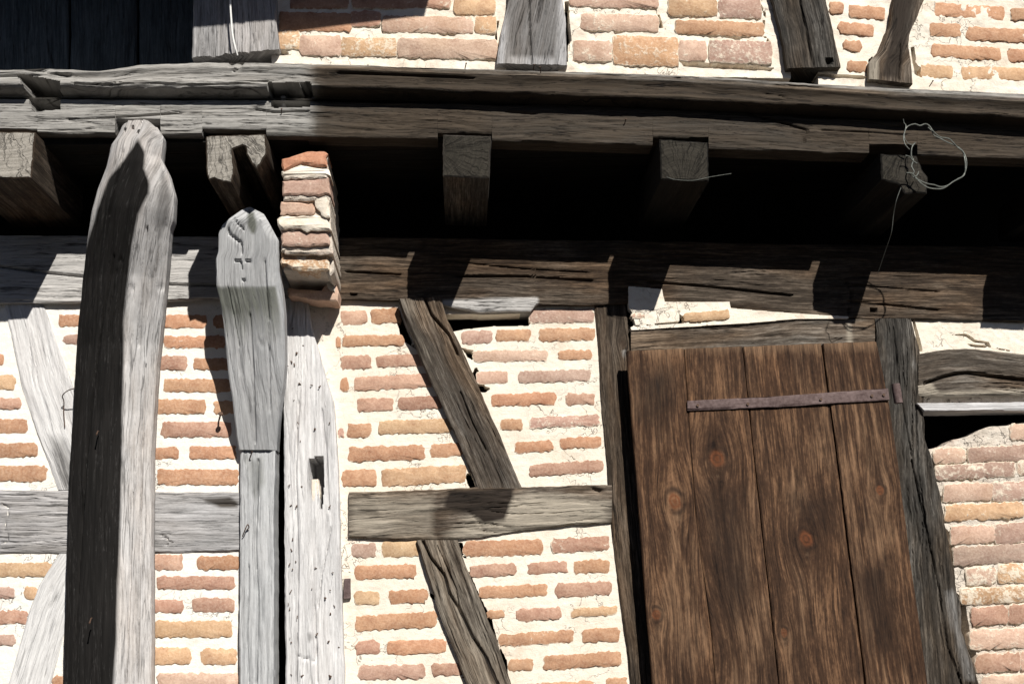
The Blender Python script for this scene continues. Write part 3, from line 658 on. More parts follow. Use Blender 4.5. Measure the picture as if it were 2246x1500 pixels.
pF = T2('brickwork', 'rough pinkish brick infill with a dark hole above it, right of the shutter', P(2180, 1900, 0))
hole = [(2005, 895), (2720, 890), (2720, 915), (2246, 926), (2209, 933), (2172, 935), (2153, 941), (2123, 957), (2088, 964), (2069, 978), (2037, 985), (2046, 1010), (2060, 1050), (2010, 1040)]
gapF = [hole, [(2050, 1050), (2064, 1085), (2074, 1100), (2060, 1100)], [(2068, 1150), (2086, 1170), (2094, 1200), (2100, 1236), (2080, 1236)], [(2090, 1290), (2118, 1320), (2128, 1380), (2140, 1420), (2146, 1470), (2120, 1460), (2104, 1370)]]
panel(pF, [(1960, 870), (2720, 870), (2720, 1980), (1960, 1980)], -0.006, M['mgrey'], gapF, sd=8, amp=0.006, thick=0.11)
for a in [(2219, 2330, 935, 962, 'k', .02), (2051, 2115, 987, 1014, 'k', .05), (2126, 2262, 985, 1012, 'm', .05), (2055, 2224, 1024, 1051, 'm', .055), (2235, 2330, 1012, 1040, 'k', .05), (2073, 2175, 1066, 1098, 'k', .05), (2180, 2300, 1061, 1096, 'm', .06),
          (2076, 2244, 1111, 1140, 'y', .05), (2254, 2360, 1100, 1130, 'k', .05), (2088, 2180, 1158, 1191, 'k', .04), (2185, 2300, 1152, 1190, 'm', .06), (2093, 2255, 1204, 1238, 'm', .06), (2122, 2183, 1249, 1281, 'k', .05), (2193, 2330, 1242, 1277, 'y', .06),
          (2109, 2285, 1294, 1324, 'y', .05), (2134, 2207, 1336, 1369, 'p', .05), (2214, 2330, 1329, 1364, 'p', .06), (2131, 2290, 1385, 1422, 'k', .05), (2143, 2236, 1438, 1472, 'p', .05), (2242, 2340, 1432, 1468, 'k', .05), (2156, 2300, 1486, 1520, 'k', .05)]:
    brick(pF, a[0], a[1], a[2], a[3], -0.004, a[5], a[4], 0.58, proud=0.007, rough=1.1, grow=2.6)
fill(pF, 2345, 2715, 960, 1940, -0.004, pitch=46, proud=0.01, sl=.05); fill(pF, 2190, 2345, 1535, 1940, -0.004, pitch=46, proud=0.01, sl=.05)

# ------------------------------------------------------------------ upper wall
DU = 0.42
def upper(label, poly, mat, gaps, bricks, sd, fills=(), bm='brick', proud=0.006, smear=.4, grow=0.0):
    o = T2('brickwork', label, P(np.mean([p[0] for p in poly]), 140, DU))
    panel(o, poly, DU, mat, gaps, sd=sd, amp=0.006, thick=0.1)
    for a in bricks: brick(o, a[0], a[1], a[2], a[3], DU, a[5], a[4], a[6] if len(a) > 6 else smear, proud=proud, mat=bm, grow=grow)
    for f in fills: fill(o, *f, DU, pitch=50, mat=bm, proud=proud)
    return o
upper('limewashed orange brick panel in half shade between the wide upper post and the grey stud', [(596, -420), (1125, -420), (1110, 165), (596, 160)], M['mcream'],
      [[(600, 92), (612, 100), (640, 120), (606, 125)], [(652, 66), (662, 66), (657, 80), (655, 98), (650, 98)], [(915, 121), (1088, 128), (1088, 136), (925, 130)], [(1086, 40), (1096, 45), (1090, 70), (1094, 130), (1086, 130)], [(870, 108), (885, 118), (880, 126), (872, 120)]],
      [(616, 766, 30, 62, 'o', -.02, .3), (612, 655, 70, 104, 'y', -.02, .55), (660, 745, 80, 117, 'k', -.02, .35), (750, 867, 86, 119, 'y', -.01, .45), (875, 1088, 87, 122, 'k', -.02, .4), (841, 1034, 38, 66, 'k', -.02, .4), (772, 832, 28, 54, 'p', -.01), (1046, 1085, 40, 70, 'y', 0, .5), (1000, 1082, -8, 28, 'y', 0, .5),
       (640, 760, -20, 14, 'p', 0), (775, 985, -22, 14, 'p', 0)], 11, [(612, 1090, -400, -20)], grow=3.5, proud=.008)
upper('limewashed pale brick panel between the grey stud and the dark leaning timber', [(1225, -420), (1735, -420), (1735, 172), (1225, 165)], M['mcream'],
      [[(1238, 0), (1252, 5), (1258, 15), (1248, 14), (1250, 60), (1254, 90), (1246, 100), (1246, 140), (1238, 140)], [(1440, 22), (1446, 30), (1455, 62), (1446, 62)], [(1258, 130), (1330, 126), (1338, 133), (1258, 139)], [(1486, 130), (1505, 130), (1560, 140), (1600, 138), (1700, 148), (1690, 156), (1500, 148)], [(1668, 8), (1680, 28), (1676, 75), (1692, 95), (1686, 98), (1670, 78), (1674, 30)]],
      [(1261, 1339, 93, 129, 'k', -.02, .55), (1349, 1483, 82, 138, 'y', -.03, .6), (1278, 1440, 34, 62, 'k', -.02, .5), (1486, 1672, 48, 70, 'o', -.03, .4), (1560, 1690, 92, 132, 'm', -.03, .55), (1492, 1545, 92, 128, 'k', -.03, .5), (1470, 1569, -4, 30, 'y', -.02, .4), (1255, 1440, -20, 10, 'k', -.02, .5), (1580, 1665, 0, 34, 'm', -.02, .6)], 12, [(1250, 1660, -400, -30)], grow=4.0, proud=.008)
upper('small wedge of orange brick between the two leaning upper timbers', [(1795, -420), (1985, -420), (1985, 200), (1795, 190)], M['mcream'],
      [[(1904, 132), (1914, 124), (1912, 180), (1902, 176)], [(1780, 158), (1900, 168), (1896, 176), (1780, 166)]],
      [(1820, 1850, 4, 28, 'o', -.04, .2), (1863, 1942, 10, 36, 'o', -.1, .15), (1840, 1916, 48, 72, 'o', -.1, .15), (1851, 1891, 87, 108, 'o', -.12, .2), (1860, 1904, 134, 157, 'o', -.04, .25)], 13, [(1815, 1950, -400, -30)])
upper('orange brick panel with broad cream joints at the upper right', [(1985, -420), (2720, -420), (2720, 245), (1985, 225)], M['mcream'],
      [[(1998, 105), (2006, 100), (2010, 140), (2022, 150), (2022, 172), (2006, 165)]],
      [(2051, 2204, 8, 34, 'o', -.05, .12), (2219, 2330, 18, 42, 'o', -.05, .12), (2041, 2107, 51, 78, 'o', -.04, .12), (2122, 2280, 60, 86, 'o', -.05, .12), (2044, 2195, 97, 123, 'o', -.06, .12), (2212, 2330, 108, 132, 'o', -.04, .12), (2021, 2090, 143, 168, 'y', -.03, .15), (2110, 2280, 147, 172, 'y', -.02, .15)], 14,
      [(2040, 2330, -400, -20), (2340, 2715, -400, 190)], proud=.004, smear=.15)

# ------------------------------------------------------------------ timbers of the upper storey
def UPT(name, label, A, B, mat, d=0.462, **k):
    o = timber(name, A, B, 'y', d, mat, thick=0.16, **k); tag(o, label, 'timber', 'timbers of the upper storey'); return o
UPT('wide_post', 'wide grey weathered post foot standing on the bressummer in half shade', [(428, -420), (424, 0), (420, 124)], [(600, -420), (606, 50), (612, 106)], M['grey'], d=.475, rag=.012, relief=.004)
UPT('stud', 'grey stud with a long crack standing on the bressummer', [(1128, -420), (1115, 0), (1096, 85), (1090, 139)], [(1220, -420), (1234, 0), (1241, 44), (1244, 142)], M['grey'], cracks=[([(1160, -100), (1161, 60), (1166, 138)], 2.2, .02)], rag=.004,
    tint=[lambda x, y: soft(x, y, [(1118, -500), (1225, -500), (1228, 40), (1220, 130), (1112, 128), (1108, 60)], 9)*.55, lambda x, y: 0.9*(1-soft(x, y, [(1118, -500), (1225, -500), (1228, 40), (1226, 160), (1106, 160), (1108, 60)], 6)), None])  # pale side edges: sunlight on the chamfers is put into the colour
UPT('leaning_strut', 'dark brown strut leaning left on the bressummer, with a peg hole', [(1600, -420), (1696, 0), (1719, 98), (1728, 149)], [(1700, -420), (1812, 0), (1828, 68), (1845, 147)], M['dark'], cracks=[([(1745, -60), (1760, 30), (1785, 145)], 2.0, .015)], pockets=[([(1811, 130), (1822, 126), (1828, 133), (1820, 141), (1812, 138)], .03)], relief=.004)
UPT('leaning_strut', 'grey strut with jagged left edge leaning right on the bressummer', [(2060, -420), (1961, 0), (1953, 61), (1948, 64), (1930, 110), (1907, 135), (1906, 173)], [(2150, -420), (2027, 0), (1997, 74), (1994, 101), (2000, 135), (2004, 184)], M['brace'], relief=.003,
    tint=[lambda x, y: soft(x, y, [(1970, -500), (2100, -500), (2000, 40), (1975, 175), (1928, 172), (1950, 90)], 8)*.7, lambda x, y: 0.8*soft(x, y, [(1900, 130), (1928, 125), (1928, 180), (1900, 180)], 6), None], cracks=[([(1975, 100), (1972, 178)], 2, .012)])
# dark recessed boarding at the upper left
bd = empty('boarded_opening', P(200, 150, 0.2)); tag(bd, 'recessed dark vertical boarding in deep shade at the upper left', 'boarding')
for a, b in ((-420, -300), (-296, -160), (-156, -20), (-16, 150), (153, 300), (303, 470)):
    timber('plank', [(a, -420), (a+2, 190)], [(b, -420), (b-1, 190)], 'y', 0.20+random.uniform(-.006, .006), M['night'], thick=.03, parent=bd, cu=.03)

# ------------------------------------------------------------------ the bressummer: moulded upper beam and lower beam
xs = [-420, 0, 100, 205, 300, 420, 600, 750, 1100, 1500, 1900, 2246, 2720]
Tt = [148, 139, 138, 142, 130, 124, 125, 130, 141, 152, 178, 193, 214]
Ch = [162, 156, 155, 157, 150, 147, 146, 151, 163, 177, 205, 222, 245]
Rt = [181, 179, 180, 181, 182, 182, 183, 188, 200, 213, 236, 254, 276]
Rb = [203, 204, 204, 205, 206, 206, 206, 208, 218, 233, 255, 272, 294]
def prof(F, S_):
    t = np.interp(S_, xs, Tt); c = (np.interp(S_, xs, Ch)-t); r = np.interp(S_, xs, Rt)-t; b = np.interp(S_, xs, Rb)-t
    y = F*b; rr = np.clip((y-r)/(b-r), 0, 1)
    cham = 0.055*np.clip((c-y)/c, 0, 1)
    roll = -0.042*np.sin(np.pi*np.clip(rr*0.93+0.04, 0, 1))**0.6*(y > r)
    cove = -0.010*np.clip(1-np.abs(y-r*0.93)/(0.15*r), 0, 1)*0 + 0.014*np.sin(np.pi*np.clip((y-c)/(r-c), 0, 1))*(y > c)*(y < r)
    under = 0.05*np.clip((rr-0.9)/0.1, 0, 1)
    return cham+roll+cove+under
leftzone = [(-500, 100), (660, 100), (690, 165), (690, 300), (-500, 310)]
pk1 = [(40, 162), (70, 168), (128, 178), (130, 240), (75, 244), (60, 205)]
pk2 = [(588, 178), (598, 182), (680, 180), (678, 234), (600, 236), (590, 210)]
bs = empty('bressummer', P(1100, 300, .47)); tag(bs, 'long weathered moulded bressummer beam carrying the jettied upper storey', 'beam')
up_b = timber('moulded_upper_beam', list(zip(xs, Tt)), list(zip(xs, Rb)), 'x', 0.532, M['beam'], thick=0.3, bev=.004, profile=prof, parent=bs, cu=.012, cv=.0045, pockets=[(pk1, .2), (pk2, .22)],
    tint=[lambda x, y: 0.75*(1-soft(x, y, leftzone, 26))*np.clip((y-np.interp(x, xs, Ch)+4)/10, 0, 1), lambda x, y: 0.72*soft(x, y, leftzone, 26)+0.6*(1-soft(x, y, leftzone, 20))*np.clip((np.interp(x, xs, Ch)-2-y)/8, 0, 1)+.30*np.exp(-((y-np.interp(x, xs, Rt)-5)/5)**2), None],
    cracks=[([(0, 147), (50, 150), (85, 155), (150, 166)], 3, .02), ([(160, 182), (240, 186), (300, 180), (420, 186), (585, 180)], 2.2, .018), ([(505, 145), (520, 128), (530, 138), (515, 155)], 3, .02), ([(740, 160), (900, 166), (1040, 172)], 2, .012), ([(1250, 160), (1500, 172), (1800, 192)], 1.8, .01)], relief=.0035)
xl = [-420, 0, 300, 600, 700, 830, 990, 1100, 1200, 1500, 1700, 1800, 1900, 2246, 2720]
Lt = [216, 217, 219, 220, 222, 226, 226, 231, 229, 242, 250, 259, 262, 275, 297]
def Lb(x): return np.interp(x, [-420, 80, 600, 960, 1430, 1550, 1900, 2246, 2720], [292, 291, 297, 304, 318, 325, 338, 347, 366])
nots = [(-80, 82, 283), (253, 352, 262), (443, 584, 282), (960, 1079, 291), (1432, 1554, 301), (1906, 2012, 318), (2330, 2445, 336)]
low = []; stp = []
pts = [-420]
for a, b, y in nots: low += [(a-.3, float(Lb(a))), (a+.3, y), (b-.3, y+2), (b+.3, float(Lb(b)))]; stp += [a, b]
low = sorted(low+[(v, float(Lb(v))) for v in (-420, 150, 200, 400, 700, 830, 1200, 1300, 1650, 1800, 2150, 2246, 2720)])
lo_b = timber('lower_beam', list(zip(xl, Lt)), low, 'x', 0.50, M['beam'], thick=0.10, bev=.005, parent=bs, steps=stp, cu=.012, pockets=[(pk1, .19), (pk2, .2)], edge=.002,
    tint=[lambda x, y: 0.62*(1-soft(x, y, leftzone, 24)), lambda x, y: 0.78*soft(x, y, leftzone, 24), None],
    cracks=[([(1640, 250), (1700, 265), (1770, 285), (1760, 320)], 2.2, .015), ([(150, 262), (250, 258), (400, 248)], 1.8, .012), ([(1800, 285), (1900, 290), (1990, 296)], 1.8, .01), ([(560, 240), (600, 246), (675, 244)], 1.8, .015), ([(1110, 245), (1180, 252)], 2, .008)], relief=.003)
tube('peg', [P(623, 236, .43), P(622, 225, .46), P(621, 212, .48)], [.012, .013, .011], M['pale'], bs)
for x, y, bx in ((1020, 150, .006), (1186, 158, -.004), (1170, 153, .003), (1370, 272, .004), (1885, 240, .01), (2040, 188, .008), (617, 250, .004)):
    nail(x, y, .53 if y < 200 else .50, bs, .02, .0022, (bx, .015), 1.6)

# ------------------------------------------------------------------ joists
JD = 0.56
def joist(label, poly, pith, end, side, sd, back=0.62):
    o = prism('joist', poly, JD, back, M[side], None, amp=.003, front_mat=M[end], pith=pith, sd=sd, n_per=.012)
    tag(o, label, 'joist', 'floor joists under the jetty'); return o
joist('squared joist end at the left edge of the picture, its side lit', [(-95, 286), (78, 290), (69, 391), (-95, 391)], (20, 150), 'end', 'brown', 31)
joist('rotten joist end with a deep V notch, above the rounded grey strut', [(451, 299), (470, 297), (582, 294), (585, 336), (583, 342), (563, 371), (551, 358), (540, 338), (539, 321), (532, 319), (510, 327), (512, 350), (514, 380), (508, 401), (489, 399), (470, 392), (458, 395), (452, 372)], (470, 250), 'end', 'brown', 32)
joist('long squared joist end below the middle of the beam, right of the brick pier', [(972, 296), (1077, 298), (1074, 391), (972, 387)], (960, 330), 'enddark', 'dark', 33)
joist('square dark joist end with a thin wire on it, above the shutter', [(1447, 306), (1553, 312), (1555, 398), (1450, 394)], (1500, 420), 'enddark', 'shadewood', 34)
joist('broken dark joist end beside the wire loop', [(1932, 338), (2011, 341), (2022, 370), (2036, 388), (2034, 425), (2010, 423), (1985, 426), (1972, 404), (1934, 394)], (1990, 300), 'enddark', 'shadewood', 35)
joist('squared joist end beyond the wire loop at the right', [(2335, 350), (2440, 355), (2438, 436), (2335, 430)], (2390, 300), 'enddark', 'shadewood', 36)
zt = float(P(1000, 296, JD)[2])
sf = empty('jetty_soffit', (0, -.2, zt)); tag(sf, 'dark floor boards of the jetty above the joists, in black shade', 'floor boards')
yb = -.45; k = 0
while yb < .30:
    b = boxmesh('board', (XL, yb, zt+.034), (XR, yb+.118, zt+.065), M['shadewood'], sf); yb += .122
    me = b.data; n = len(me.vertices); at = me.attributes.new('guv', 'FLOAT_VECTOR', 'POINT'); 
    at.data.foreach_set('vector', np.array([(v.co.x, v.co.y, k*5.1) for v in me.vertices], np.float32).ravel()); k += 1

# ------------------------------------------------------------------ lower frame timbers
def LT(name, label, A, B, axis, d, mat, grp='timbers of the lower wall frame', cat='timber', **k):
    o = timber(name, A, B, axis, d, mat, **k); tag(o, label, cat, grp); return o
pbx = [(-420, 668), (0, 664), (300, 661), (470, 656), (755, 655), (880, 658), (970, 668), (1050, 684), (1165, 683), (1176, 668), (1300, 668), (1380, 662), (1455, 666), (1600, 672), (1700, 682), (1800, 692), (1925, 698), (2010, 701), (2246, 707), (2720, 715)]
LT('wall_plate', 'long wall plate under the joists, bleached at left and brown at right', [(-420, 514), (1000, 522), (2720, 550)], pbx, 'x', 0.035, M['brown'], thick=.17, bev=.006, cu=.012,
   tint=[None, lambda x, y: np.maximum(1.0*soft(x, y, [(-500, 400), (690, 400), (690, 720), (-500, 720)], 20), 0.85*soft(x, y, [(970, 657), (1180, 652), (1180, 700), (970, 700)], 5)), None],
   cracks=[([(0, 585), (100, 598), (180, 606), (350, 622), (620, 632)], 2.2, .025), ([(760, 596), (880, 602)], 2, .018), ([(1000, 606), (1150, 606), (1300, 616)], 2.2, .02), ([(1420, 618), (1550, 628), (1735, 648)], 2.2, .02), ([(1860, 660), (2060, 680)], 2, .018), ([(1870, 625), (2060, 640)], 1.6, .012), ([(1000, 575), (1150, 590), (1290, 598)], 1.6, .012), ([(1855, 618), (1868, 640), (1860, 690)], 1.8, .015)],
   pockets=[([(769, 643), (779, 643), (779, 649), (769, 649)], .03), ([(1911, 676), (1921, 676), (1921, 684), (1911, 684)], .03)], relief=.003)
LT('rail', 'grey horizontal rail passing behind the dark curved post', [(-420, 1072), (0, 1074), (330, 1079), (530, 1078)], [(-420, 1212), (0, 1212), (330, 1214), (530, 1208)], 'x', .012, M['grey'], 
   tint=[lambda x, y: .8*soft(x, y, [(440, 1092), (505, 1088), (525, 1100), (520, 1112), (485, 1112), (450, 1102)], 6), lambda x, y: .45+0*x, None], cracks=[([(354, 1172), (364, 1182), (376, 1190)], 1.6, .012), ([(372, 1168), (363, 1184), (366, 1196)], 1.4, .01), ([(4, 1105), (18, 1115), (10, 1150), (16, 1185), (6, 1192)], 2.5, .012)])
LT('brace', 'pale bleached brace leaning behind the dark curved post above the rail', [(8, 664), (28, 760), (48, 850), (80, 950), (128, 1074)], [(92, 664), (128, 760), (160, 850), (190, 950), (235, 1074)], 'y', .010, M['pale'], tint=[lambda x, y: .5*soft(x, y, [(100, 950), (150, 960), (190, 1080), (130, 1080)], 20), lambda x, y: .6+0*x, None])
LT('brace', 'pale bleached brace leaning behind the dark curved post below the rail', [(128, 1214), (85, 1280), (62, 1340), (40, 1420), (18, 1500), (-120, 1980)], [(190, 1214), (165, 1300), (142, 1380), (126, 1440), (110, 1500), (-20, 1980)], 'y', .010, M['pale'], tint=[None, lambda x, y: .9+0*x, None])
LT('post', 'pale grey lower post below the tapered grey strut', [(528, 988), (526, 1100), (524, 1500), (516, 1980)], [(604, 988), (600, 1100), (600, 1500), (596, 1980)], 'y', .05, M['greyblue'], tint=[lambda x, y: .55*soft(x, y, [(535, 1000), (580, 1000), (585, 1060), (560, 1110), (545, 1080)], 16), lambda x, y: .55+0*x, None], cracks=[([(566, 1010), (560, 1200), (566, 1330), (562, 1500)], 2.2, .016), ([(545, 1240), (541, 1400), (546, 1500)], 2, .012)], relief=.0035)
p3 = LT('post', 'bleached post full of nails with a mortise slot, below the brick pier', [(626, 655), (626, 700), (622, 1000), (626, 1500), (628, 1980)], [(676, 655), (682, 717), (697, 765), (713, 823), (730, 880), (740, 1000), (743, 1100), (750, 1300), (755, 1500), (762, 1980)], 'y', .05, M['pale'],
   pockets=[([(678, 1006), (708, 1003), (711, 1040), (707, 1110), (702, 1116), (700, 1060), (680, 1048)], .2)],
   cracks=[([(725, 1160), (715, 1215), (705, 1260), (698, 1330)], 2, .015), ([(655, 1440), (690, 1450), (695, 1420)], 2, .01), ([(655, 880), (648, 1050), (654, 1230), (650, 1500)], 2.1, .014), ([(706, 900), (716, 1000), (722, 1120)], 2.1, .012), ([(690, 1330), (696, 1500)], 2, .012)], relief=.004,
   tint=[lambda x, y: np.maximum(.3*soft(x, y, [(665, 1130), (705, 1125), (700, 1190), (680, 1205), (660, 1190)], 16), .5*soft(x, y, [(668, 1385), (690, 1380), (695, 1405), (672, 1412)], 10)), lambda x, y: .55+0*x, None])
for x, y in ((640, 722), (666, 759), (649, 775), (645, 797), (638, 792), (632, 803), (660, 844), (686, 845), (703, 846), (646, 877), (652, 925), (659, 965), (690, 940), (722, 930), (636, 1062), (632, 1066), (660, 1067), (725, 1108), (636, 1110), (651, 1108), (642, 1180), (638, 1203), (636, 1235), (641, 1248), (648, 1230), (695, 1246), (728, 1256), (723, 1293), (640, 1293), (712, 1310), (636, 1330), (632, 1320), (732, 1326), (725, 1344), (636, 1398), (638, 1408), (697, 1388), (722, 1405), (637, 1478), (665, 1480), (722, 1480), (652, 1350), (684, 1290), (745, 1420)):
    nail(x, y, .05, p3, random.uniform(.003, .012), random.choice((.0014, .0018, .0022, .003)), (random.uniform(-.008, .008), random.uniform(-.014, .006)), random.uniform(1.0, 1.9))
LT('lime_plug', 'lump of cream mortar stuck in the mortise slot of the nailed post', [(681, 1052), (680, 1075), (682, 1118)], [(697, 1050), (702, 1080), (699, 1118)], 'y', .052, M['mcream'], grp='mortar remains', cat='mortar', thick=.05, relief=.006, wave=.02)
LT('leaning_strut', 'brown strut leaning left across the middle brick panel above the rail', [(872, 656), (888, 700), (912, 760), (928, 800), (975, 900), (1020, 1000), (1048, 1072)], [(968, 651), (980, 700), (1010, 760), (1050, 850), (1095, 950), (1145, 1070)], 'y', [(650, .075), (800, .05), (1070, .02)], M['brace'], thick=.12,
   cracks=[([(930, 652), (945, 690), (985, 735), (1002, 775)], 2.4, .03), ([(1010, 860), (1035, 925), (1065, 985)], 1.8, .015)], tint=[lambda x, y: .5*soft(x, y, [(940, 700), (985, 760), (1040, 880), (1110, 1000), (1140, 1070), (1060, 1070), (1020, 980), (985, 890), (960, 800)], 25), lambda x, y: .35*soft(x, y, [(872, 650), (905, 650), (935, 740), (960, 800), (950, 830), (920, 770)], 12), None], relief=.004)
LT('rail', 'stained patchy rail between the two leaning struts left of the shutter', [(765, 1080), (900, 1073), (1100, 1067), (1342, 1062)], [(765, 1180), (900, 1183), (1050, 1179), (1150, 1160), (1250, 1152), (1342, 1146)], 'x', .02, M['brace'], thick=.1, edge=.005,
   tint=[lambda x, y: np.maximum(.95*soft(x, y, [(985, 1075), (1128, 1068), (1125, 1090), (1108, 1142), (1060, 1148), (1040, 1130), (975, 1115), (975, 1098)], 9), .55*soft(x, y, [(780, 1110), (830, 1112), (835, 1130), (790, 1128)], 9)),
         lambda x, y: np.maximum(.85*soft(x, y, [(1110, 1085), (1160, 1075), (1338, 1100), (1338, 1150), (1000, 1185), (960, 1170), (1000, 1150)], 20), .66*soft(x, y, [(760, 1085), (960, 1080), (960, 1185), (760, 1185)], 20)), None],
   cracks=[([(1025, 1117), (1050, 1145), (1062, 1165)], 1.8, .01), ([(1300, 1072), (1316, 1078)], 5, .02)], relief=.004)
LT('leaning_strut', 'grey split strut leaning left below the rail in the middle brick panel', [(915, 1184), (933, 1250), (955, 1320), (985, 1400), (1022, 1500), (1200, 1980)], [(1003, 1184), (1025, 1250), (1060, 1330), (1090, 1400), (1122, 1500), (1300, 1980)], 'y', .03, M['brace'], thick=.12,
   cracks=[([(928, 1188), (945, 1225), (975, 1262), (985, 1300), (1012, 1345), (1035, 1395), (1065, 1440), (1080, 1475), (1100, 1520)], 2.6, .035), ([(960, 1200), (1000, 1290), (1010, 1350)], 1.6, .012)], tint=[None, lambda x, y: .42+0*x, None], relief=.004, edge=.005)
LT('door_post', 'narrow dark post left of the shutter', [(1303, 664), (1312, 760), (1322, 900), (1330, 1000), (1336, 1100), (1352, 1250), (1372, 1400), (1384, 1500), (1440, 1980)], [(1374, 664), (1382, 760), (1420, 1000), (1470, 1500), (1530, 1980)], 'y', .015, M['brown'], knots=[(1366, 752, 8)])
LT('lintel', 'grey lintel above the wooden shutter', [(1384, 723), (1500, 716), (1650, 707), (1750, 698), (1919, 699)], [(1384, 800), (1919, 800)], 'x', .03, M['brace'], thick=.12, tint=[None, lambda x, y: np.maximum(.3*np.exp(-((y-718+(x-1384)*.04)/12)**2), .8*soft(x, y, [(1856, 705), (1866, 705), (1872, 760), (1858, 760)], 6)), None], relief=.004)
LT('door_post', 'dark grey post with ragged right edge carrying the shutter hinge', [(1921, 698), (1930, 1000), (1960, 1500), (2000, 1980)], [(2000, 698), (2015, 760), (2030, 840), (2025, 900), (2030, 960), (2045, 1000), (2066, 1100), (2085, 1200), (2096, 1250), (2100, 1300), (2108, 1318), (2110, 1380), (2130, 1440), (2147, 1500), (2230, 1980)], 'y', .04, M['dark'], edge=.006, relief=.005, thick=.13,
   cracks=[([(2000, 1010), (2030, 1150), (2060, 1290), (2080, 1420), (2110, 1500)], 2, .015), ([(1960, 720), (1975, 860), (2000, 1000)], 1.8, .01)], tint=[None, lambda x, y: np.maximum(.5*soft(x, y, [(2066, 1290), (2100, 1290), (2112, 1380), (2150, 1500), (2110, 1500), (2090, 1400)], 12), .35*soft(x, y, [(2005, 770), (2030, 840), (2015, 880), (1995, 800)], 8)), None])
LT('beam', 'curved grained beam right of the hinge post, above the hole', [(2014, 776), (2060, 768), (2120, 764), (2246, 776), (2720, 802)], [(2014, 868), (2246, 866), (2720, 862)], 'x', .045, M['brace'], thick=.13, cracks=[([(2030, 840), (2072, 826), (2102, 819), (2123, 817), (2165, 823), (2212, 829), (2300, 838), (2500, 842)], 3.0, .04)], tint=[None, lambda x, y: .95*soft(x, y, [(2005, 848), (2040, 835), (2060, 858), (2246, 852), (2720, 850), (2720, 880), (2005, 880)], 6), None], relief=.004)
LT('ledge_board', 'thin pale board under the curved beam, above the hole', [(2012, 884), (2246, 881), (2720, 878)], [(2030, 903), (2246, 900), (2720, 897)], 'x', .06, M['pale'], thick=.12)

# the big curved strut
lp = [(264, 262), (251, 288), (241, 305), (229, 355), (210, 405), (198, 451), (189, 511), (180, 588), (168, 700), (162, 800), (157, 900), (150, 1000), (143, 1200), (137, 1400), (135, 1500), (122, 1980)]
rp = [(338, 262), (352, 283), (352, 331), (369, 367), (381, 413), (378, 470), (372, 486), (366, 564), (353, 700), (343, 800), (336, 900), (332, 1000), (330, 1200), (330, 1500), (328, 1980)]
lp = [(x-(4 if y < 300 else 7), y) for x, y in lp]; rp = [(x-(4 if y < 300 else 10), y) for x, y in rp]
rdy = [266, 336, 365, 398, 470, 535, 700, 900, 1000, 1200, 1500, 1980]; rdx = [326, 316, 314, 322, 304, 290, 273, 270, 268, 265, 252, 240]
def bprof(F, S_):
    l = np.interp(S_, [p[1] for p in lp], [p[0] for p in lp]); r = np.interp(S_, [p[1] for p in rp], [p[0] for p in rp]); k = (np.interp(S_, rdy, rdx)-l)/(r-l)
    right = np.clip((F-k)/(1-k), 0, 1); left = np.clip((k-F)/k, 0, 1)
    sm = 0.012*np.exp(-((F-k)/0.07)**2)
    return right*0.075+np.maximum(left-.72, 0)/.28*0.035+left*.02+sm
darkz = [(303, 305), (318, 335), (316, 370), (328, 400), (326, 425), (303, 470), (289, 535), (272, 700), (267, 1000), (262, 1200), (250, 1500), (238, 1980), (90, 1980), (115, 1500), (130, 1000), (150, 700), (170, 600), (195, 520), (215, 455), (238, 392), (280, 340)]
bp = LT('curved_post', 'big curved post, dark on the left and bleached on the right, reaching the bressummer', lp, rp, 'y', [(265, .595), (350, .575), (450, .51), (600, .37), (750, .27), (900, .21), (1100, .18), (1500, .16), (1980, .13)], M['postw'], thick=.13, profile=bprof, edge=.002, cat='post',
   tint=[lambda x, y: np.maximum(1.0*soft(x, y, darkz, 7), .5*soft(x, y, [(352, 350), (378, 415), (372, 480), (345, 550), (336, 480), (346, 420)], 9)), lambda x, y: .35+0*x, None],
   pockets=[([(x-2.5, y-3), (x+2.5, y-3), (x+3, y+3), (x-3, y+3)], .02) for x, y in ((274, 284), (291, 280), (303, 290))], cracks=[([(250, 560), (225, 700), (205, 850), (190, 1000), (180, 1150), (165, 1400)], 2.2, .012), ([(322, 500), (312, 640), (305, 760)], 2.2, .014), ([(318, 800), (311, 1000), (306, 1250), (302, 1500)], 2.2, .016), ([(290, 1080), (284, 1300), (276, 1500)], 2.2, .012), ([(270, 330), (255, 400), (240, 470)], 2.2, .012)], relief=.0045, wave=.001)
for x, y, o in ((215, 945, .03), (200, 1355, .03)):
    nail(x, y, .22, bp, o, .0028, (.004, -.02), 1.3)
